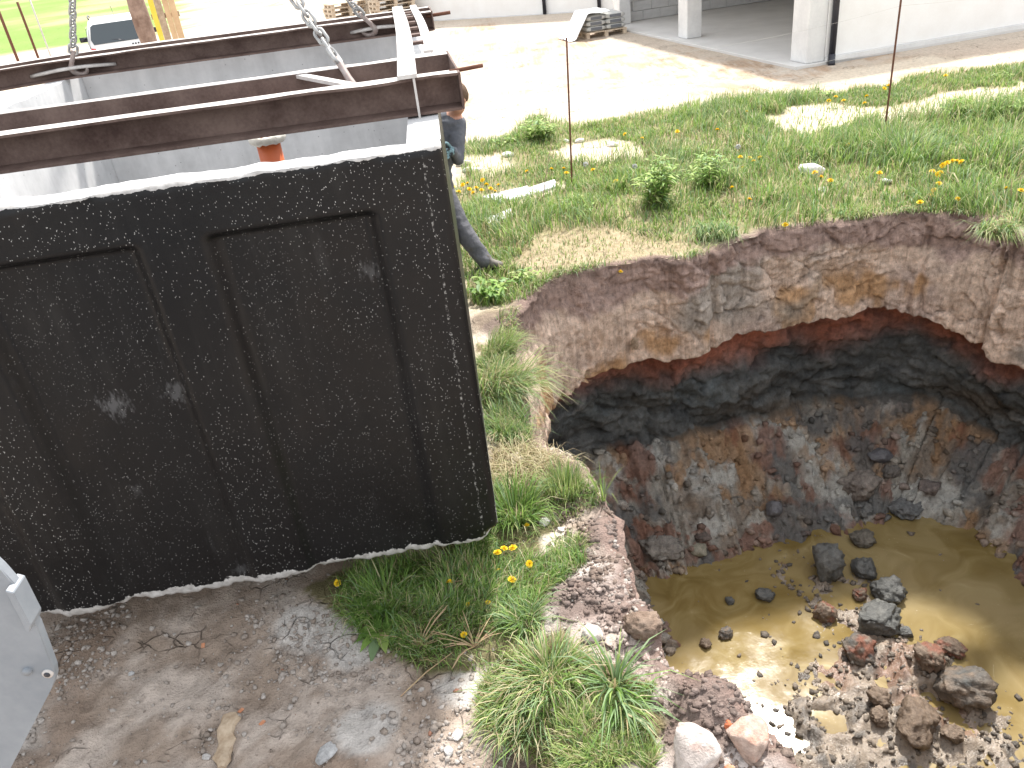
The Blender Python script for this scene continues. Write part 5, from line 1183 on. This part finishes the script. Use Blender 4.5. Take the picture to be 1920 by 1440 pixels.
for i, (px, py) in enumerate(farpx):
    where = 'in the patch of flowers beside the worker' if px < 940 else 'in the bare sand near the taller rebar stake' if py < 200 else 'in the cluster right of the big bushy weeds' if 1365 < px < 1430 and py > 260 else 'next to the big white stone' if 1500 < px < 1560 else 'in the dense cluster at the lush far corner of the grass' if px > 1765 and 295 < py < 312 else 'in the line leading from the dense cluster to the pit edge' if px > 1720 and py > 312 else 'around the first rebar stake' if px < 1210 else 'scattered in the far grass behind the pit'
    wk = px < 940 and py < 400; lone = {(1472, 430): 'dandelion right at the edge of the far turf over the pit', (930, 540): 'dandelion in the nettles below the worker boot'}.get((px, py))
    dandelion(px, py, .10 if py < 420 else .04, lone or 'small yellow dandelion '+where, None if lone else 'dandelions '+where, 1.45, tilt=.35)
for px, py, lab in ((1384, 275, 'white dandelion seed head above a cluster of yellow ones'), (1098, 308, 'white dandelion seed head behind the first stake'), (1190, 312, 'white dandelion seed head near the bushy weed')): dandelion(px, py, .14, lab, None, 1.5, True)
p = np.array(pick(1163, 518)); p[1] -= .02; dandelion(1163, 518, .05, 'single dandelion dangling on the pit wall', None, 1.1, picker=lambda a, b: p)

# ------------------------------------------------------------------ the worker behind the tank's corner
def skin_mesh(name, pts, edges, radii, root=0, sub=2):
    me = bpy.data.meshes.new(name); me.from_pydata([tuple(p) for p in pts], edges, [])
    o = bpy.data.objects.new(name, me); col.objects.link(o)
    sk = o.modifiers.new('skin', 'SKIN'); sk.use_smooth_shade = True; sk.branch_smoothing = .6
    for i, v in enumerate(me.skin_vertices[0].data):
        r = radii[i]; v.radius = (r, r) if not isinstance(r, tuple) else r; v.use_root = (i == root)
    ss = o.modifiers.new('sub', 'SUBSURF'); ss.levels = sub; ss.render_levels = sub
    bpy.context.view_layer.update(); dg = bpy.context.evaluated_depsgraph_get()
    out = bpy.data.meshes.new_from_object(o.evaluated_get(dg)); bq = bmesh.new(); bq.from_mesh(out); bmesh.ops.recalc_face_normals(bq, faces=bq.faces); bq.to_mesh(out); bq.free(); bpy.data.objects.remove(o); bpy.data.meshes.remove(me); out.name = name
    for p in out.polygons: p.use_smooth = True
    return out
A = lambda px, py, D: np.array(at_dist(px, py, D))
J = {}
J['pelvis'] = A(812, 352, 7.44); J['waist'] = A(820, 312, 7.44); J['chest'] = A(833, 260, 7.42); J['upper'] = A(842, 232, 7.39); J['neck'] = A(851, 214, 7.36); J['head0'] = A(854, 203, 7.33); J['head1'] = A(858, 182, 7.31); J['head2'] = A(860, 166, 7.32)
J['lsh'] = A(856, 233, 7.35); J['lel'] = A(858, 298, 7.20); J['lwr'] = A(849, 283, 7.06)
J['rsh'] = A(824, 238, 7.44); J['rel'] = A(806, 290, 7.46); J['rwr'] = np.array(TL(-.22, TD+.09, 1.02))
J['lhip'] = A(826, 356, 7.40); J['lkn'] = A(864, 428, 7.20); J['lan'] = A(908, 490, 7.06); J['rhip'] = A(798, 352, 7.48); J['rkn'] = A(806, 424, 7.50)
J['ran'] = A(812, 478, 7.66); J['ran'][2] = gh(J['ran'][0], J['ran'][1])+.10
gl = gh(J['lan'][0], J['lan'][1]); J['lan'][2] = gl+.10
names = list(J); ix = {k: i for i, k in enumerate(names)}
E_ = [('pelvis', 'waist'), ('waist', 'chest'), ('chest', 'upper'), ('upper', 'neck'), ('neck', 'head0'), ('head0', 'head1'), ('head1', 'head2'), ('upper', 'lsh'), ('lsh', 'lel'), ('lel', 'lwr'), ('upper', 'rsh'), ('rsh', 'rel'), ('rel', 'rwr'), ('pelvis', 'lhip'), ('lhip', 'lkn'), ('lkn', 'lan'), ('pelvis', 'rhip'), ('rhip', 'rkn'), ('rkn', 'ran')]
RAD = dict(pelvis=.135, waist=.135, chest=.155, upper=.12, neck=.058, head0=.075, head1=.098, head2=.085, lsh=.085, lel=.056, lwr=.038, rsh=.085, rel=.056, rwr=.038, lhip=.115, lkn=.09, lan=.072, rhip=.115, rkn=.09, ran=.072)
foot0 = np.array([J['pelvis'][0], J['pelvis'][1], gh(J['pelvis'][0], J['pelvis'][1])])
person = empty('person', foot0, 0, 'worker in grey sweatshirt and trousers bracing against the corner of the black tank', 'person')
def union_mesh(name, bones, extra, voxel=.013, smooth=8):      # tapered limbs fused into one continuous skin
    bm = bmesh.new()
    for p, r, q, r2 in bones:
        n = 7; add_tube(bm, [Vector(p).lerp(Vector(q), t/n) for t in range(n+1)], [r+(r2-r)*t/n for t in range(n+1)], 14)
        for c, rr in ((p, r), (q, r2)): bmesh.ops.create_icosphere(bm, subdivisions=3, radius=rr, matrix=Matrix.Translation(Vector(c)))
    for c, sz, rz in extra: bmesh.ops.create_icosphere(bm, subdivisions=3, radius=1, matrix=Matrix.Translation(Vector(c)) @ Matrix.Rotation(rz, 4, 'Z') @ Matrix.Diagonal((sz[0], sz[1], sz[2], 1)))
    me = bm_mesh(name, bm); o = bpy.data.objects.new(name, me); col.objects.link(o)
    rm = o.modifiers.new('fuse', 'REMESH'); rm.mode = 'VOXEL'; rm.voxel_size = voxel
    sm = o.modifiers.new('soft', 'SMOOTH'); sm.factor = .5; sm.iterations = smooth
    bpy.context.view_layer.update(); out = bpy.data.meshes.new_from_object(o.evaluated_get(bpy.context.evaluated_depsgraph_get()))
    bpy.data.objects.remove(o); bpy.data.meshes.remove(me); out.name = name; return out
fd = np.array([-.72, -.66, -.22]); fd /= np.linalg.norm(fd)         # looks down along the tank wall
side = np.cross(fd, [0, 0, 1]); side /= np.linalg.norm(side); upv = np.cross(side, fd)
hc = A(858, 184, 7.31)-foot0; fyaw = math.atan2(fd[1], fd[0])
L_ = lambda k: J[k]-foot0
bones = [(L_(a), RAD[a], L_(b), RAD[b]) for a, b in E_ if 'head' not in a+b] + [(L_('neck'), .056, hc-np.array([0, 0, .08]), .055)]
bones += [(L_('lhip'), .125, L_('waist'), .13), (L_('rhip'), .125, L_('waist'), .13), (L_('lsh'), .08, L_('chest'), .13), (L_('rsh'), .08, L_('chest'), .13)]
bme = union_mesh('body', bones, [(hc+upv*.02, (.098, .078, .108), fyaw), (hc+fd*.035-upv*.062, (.060, .052, .050), fyaw), (hc+fd*.09-upv*.015, (.020, .012, .024), fyaw)])
skin_c = varied('skin', (.50, .27, .19), (.56, .32, .23), 8, .5, .4, .1, .002); shirt = varied('grey_sweatshirt', (.115, .125, .145), (.17, .18, .20), 9, .95, .15, .6, .012); trou = varied('grey_trousers', (.085, .088, .098), (.15, .15, .165), 8, .9, .2, .7, .015)
for m_ in (shirt, trou, skin_c): bme.materials.append(m_)
bq = bmesh.new(); bq.from_mesh(bme); bq.normal_update(); co_ = np.array([v.co[:] for v in bq.verts]); fold = .022*(.35-np.abs(fbm(co_[:, 0]*7, co_[:, 1]*7, co_[:, 2]*11, 3, 711)))
for v_, d_ in zip(bq.verts, fold):
    if v_.co.z < (J['neck'][2]-foot0[2]): v_.co += v_.normal*float(d_)
bq.to_mesh(bme); bq.free()
segs = [(np.array(J[a])-foot0, np.array(J[b])-foot0, 2 if 'head' in b else (1 if b in ('lhip', 'lkn', 'lan', 'rhip', 'rkn', 'ran') else 0)) for a, b in E_]
wz = (J['pelvis'][2]+.05)-foot0[2]
for p in bme.polygons:
    c = np.array(p.center); best = min(((np.linalg.norm(c-(a+(b-a)*np.clip(((c-a)@(b-a))/((b-a)@(b-a)), 0, 1))), k) for a, b, k in segs))
    p.use_smooth = True; p.material_index = best[1] if best[1] else (0 if c[2] > wz-.06 else 1)
link('body', bme, None, person)
hv, hf = ICO3; hair = varied('short_brown_hair', (.09, .055, .035), (.17, .11, .075), 40, .8, .3, .9, .006)
keep = [f for f in hf if np.mean(hv[f]@fd) < .35 and np.mean(hv[f][:, 2]) > -.35]
hh = hv*np.array([.096, .096, .114])*(1+.05*fbm(hv[:, 0]*6, hv[:, 1]*6, hv[:, 2]*6, 3, 701))[:, None]
used_ = sorted(set(int(i) for f in keep for i in f)); remap = {o: n for n, o in enumerate(used_)}
hm = np_mesh('hair', hh[used_], [[remap[int(i)] for i in f] for f in keep]); ho = link('hair', hm, hair, person); ho.location = Vector(hc+upv*.022-fd*.008); md = ho.modifiers.new('thick', 'SOLIDIFY'); md.thickness = .012
for s in (-1, 1):
    e = link('ear', rock_mesh('ear', (.026, .04, .058), 71, (.5, .27, .19), (.55, .31, .22), .05, .02, sub=3), skin_c, person); e.location = Vector(hc+side*s*.080-upv*.008-fd*.005); 
    y_ = link('eye', rock_mesh('eye', (.024, .024, .02), 72, (.03, .03, .03), (.06, .05, .04), .0, .0, sub=3), M['black_plastic'], person); y_.location = Vector(hc+fd*.084+side*s*.031+upv*.012)
mo = link('mouth', rock_mesh('mouth', (.045, .02, .014), 73, (.35, .14, .11), (.4, .16, .13), .0, .0, sub=3), varied('lip', (.36, .15, .12), (.4, .17, .14), 9, .5, .4, 0), person); mo.location = Vector(hc+fd*.086-upv*.060); mo.rotation_euler = (0, 0, math.atan2(side[1], side[0]))
# gloves: palm and five fingers closing round the tank's back edge
gl_m = NT('work_glove', .7, (.09, .16, .18), .3); v = gl_m.coord(); gl_m.color(gl_m.mix(gl_m.ramp(gl_m.noise(v, 26, 3), [(.42, BW(0)), (.55, BW(1))]), (.03, .035, .04), (.20, .33, .37))); gl_m = gl_m.m
def glove(wrist, palm_dir, finger_dir, thumb_up, label):
    w0 = np.array(wrist)-foot0; pd = np.array(palm_dir, float); pd /= np.linalg.norm(pd); fdv = np.array(finger_dir, float); fdv -= pd*(fdv@pd)*.0; fdv /= np.linalg.norm(fdv); upz = np.array(thumb_up, float)
    pts = [w0-pd*.03, w0+pd*.035, w0+pd*.075]; ed = [(0, 1), (1, 2)]; rad = [.04, .044, .044]
    for k, (ln_, off) in enumerate(((.075, .036), (.088, .012), (.082, -.012), (.066, -.035))):
        b = len(pts); base = w0+pd*.08+upz*off; pts += [base, base+(pd*.55+fdv*.45)*ln_*.45, base+pd*ln_*.35+fdv*ln_*.62, base+pd*ln_*.2+fdv*ln_*1.0]; ed += [(2, b), (b, b+1), (b+1, b+2), (b+2, b+3)]; rad += [.015, .0145, .0135, .0115]
    b = len(pts); base = w0+pd*.03+upz*.035; pts += [base, base+upz*.035+pd*.02, base+upz*.055+pd*.045+fdv*.01, base+upz*.062+pd*.07+fdv*.02]; ed += [(1, b), (b, b+1), (b+1, b+2), (b+2, b+3)]; rad += [.017, .016, .0145, .012]
    g = link('glove', skin_mesh('glove', pts, ed, rad, 0, 2), gl_m, person); g['label'] = label
pdv = np.array(TL(FL*TD+.03, TD-.12, 0))-np.array(TL(FL*TD+.13, TD+.02, 0))
glove(J['lwr'], pdv, np.array([-.75, -.66, .0]), (0, 0, 1), 'teal and black work glove gripping the tank edge')
glove(J['rwr'], np.array([.25, -.3, 1.0]), np.array([.1, -.6, .9]), np.array([1., 0, 0]), 'work glove pressed on the back of the tank')
boot_m = varied('dusty_boot', (.08, .075, .07), (.24, .22, .2), 14, .85, .2, .5, .006); sole_m = varied('boot_sole', (.02, .02, .02), (.05, .05, .05), 10, .8, .2, .2, .003)
def boot(ankle, toe_dir, label):
    a = np.array(ankle)-foot0; g = gh(ankle[0], ankle[1])-foot0[2]; t = np.array([*toe_dir, 0.]); t /= np.linalg.norm(t); b0 = np.array([a[0], a[1], g])
    bo = link('boot', skin_mesh('boot', [b0+np.array([0, 0, .20]), b0+np.array([0, 0, .10])-t*.01, b0+np.array([0, 0, .055])-t*.045, b0+np.array([0, 0, .062])+t*.06, b0+np.array([0, 0, .05])+t*.13, b0+np.array([0, 0, .042])+t*.18], [(0, 1), (1, 2), (1, 3), (3, 4), (4, 5)], [.062, .058, .048, .05, .047, .034], 1, 2), boot_m, person); bo['label'] = label
    bm = bmesh.new(); s = np.array([-t[1], t[0], 0]); n = 18; lo, hi = [], []
    for k in range(n):
        q_ = 2*math.pi*k/n; p = b0+t*(.06+.145*math.cos(q_))+s*(.046+.006*math.cos(q_))*math.sin(q_); lo.append(bm.verts.new(p+np.array([0, 0, -.004]))); hi.append(bm.verts.new(p+np.array([0, 0, .024])))
    bm.faces.new(lo[::-1]); bm.faces.new(hi)
    for k in range(n): bm.faces.new((lo[k], lo[(k+1) % n], hi[(k+1) % n], hi[k]))
    link('sole', bm_mesh('sole', bm), sole_m, bo)
boot(J['lan'], (.97, -.25), 'dusty grey work boot braced on the turf'); boot(J['ran'], (-.2, -1.), 'work boot planted behind the tank')
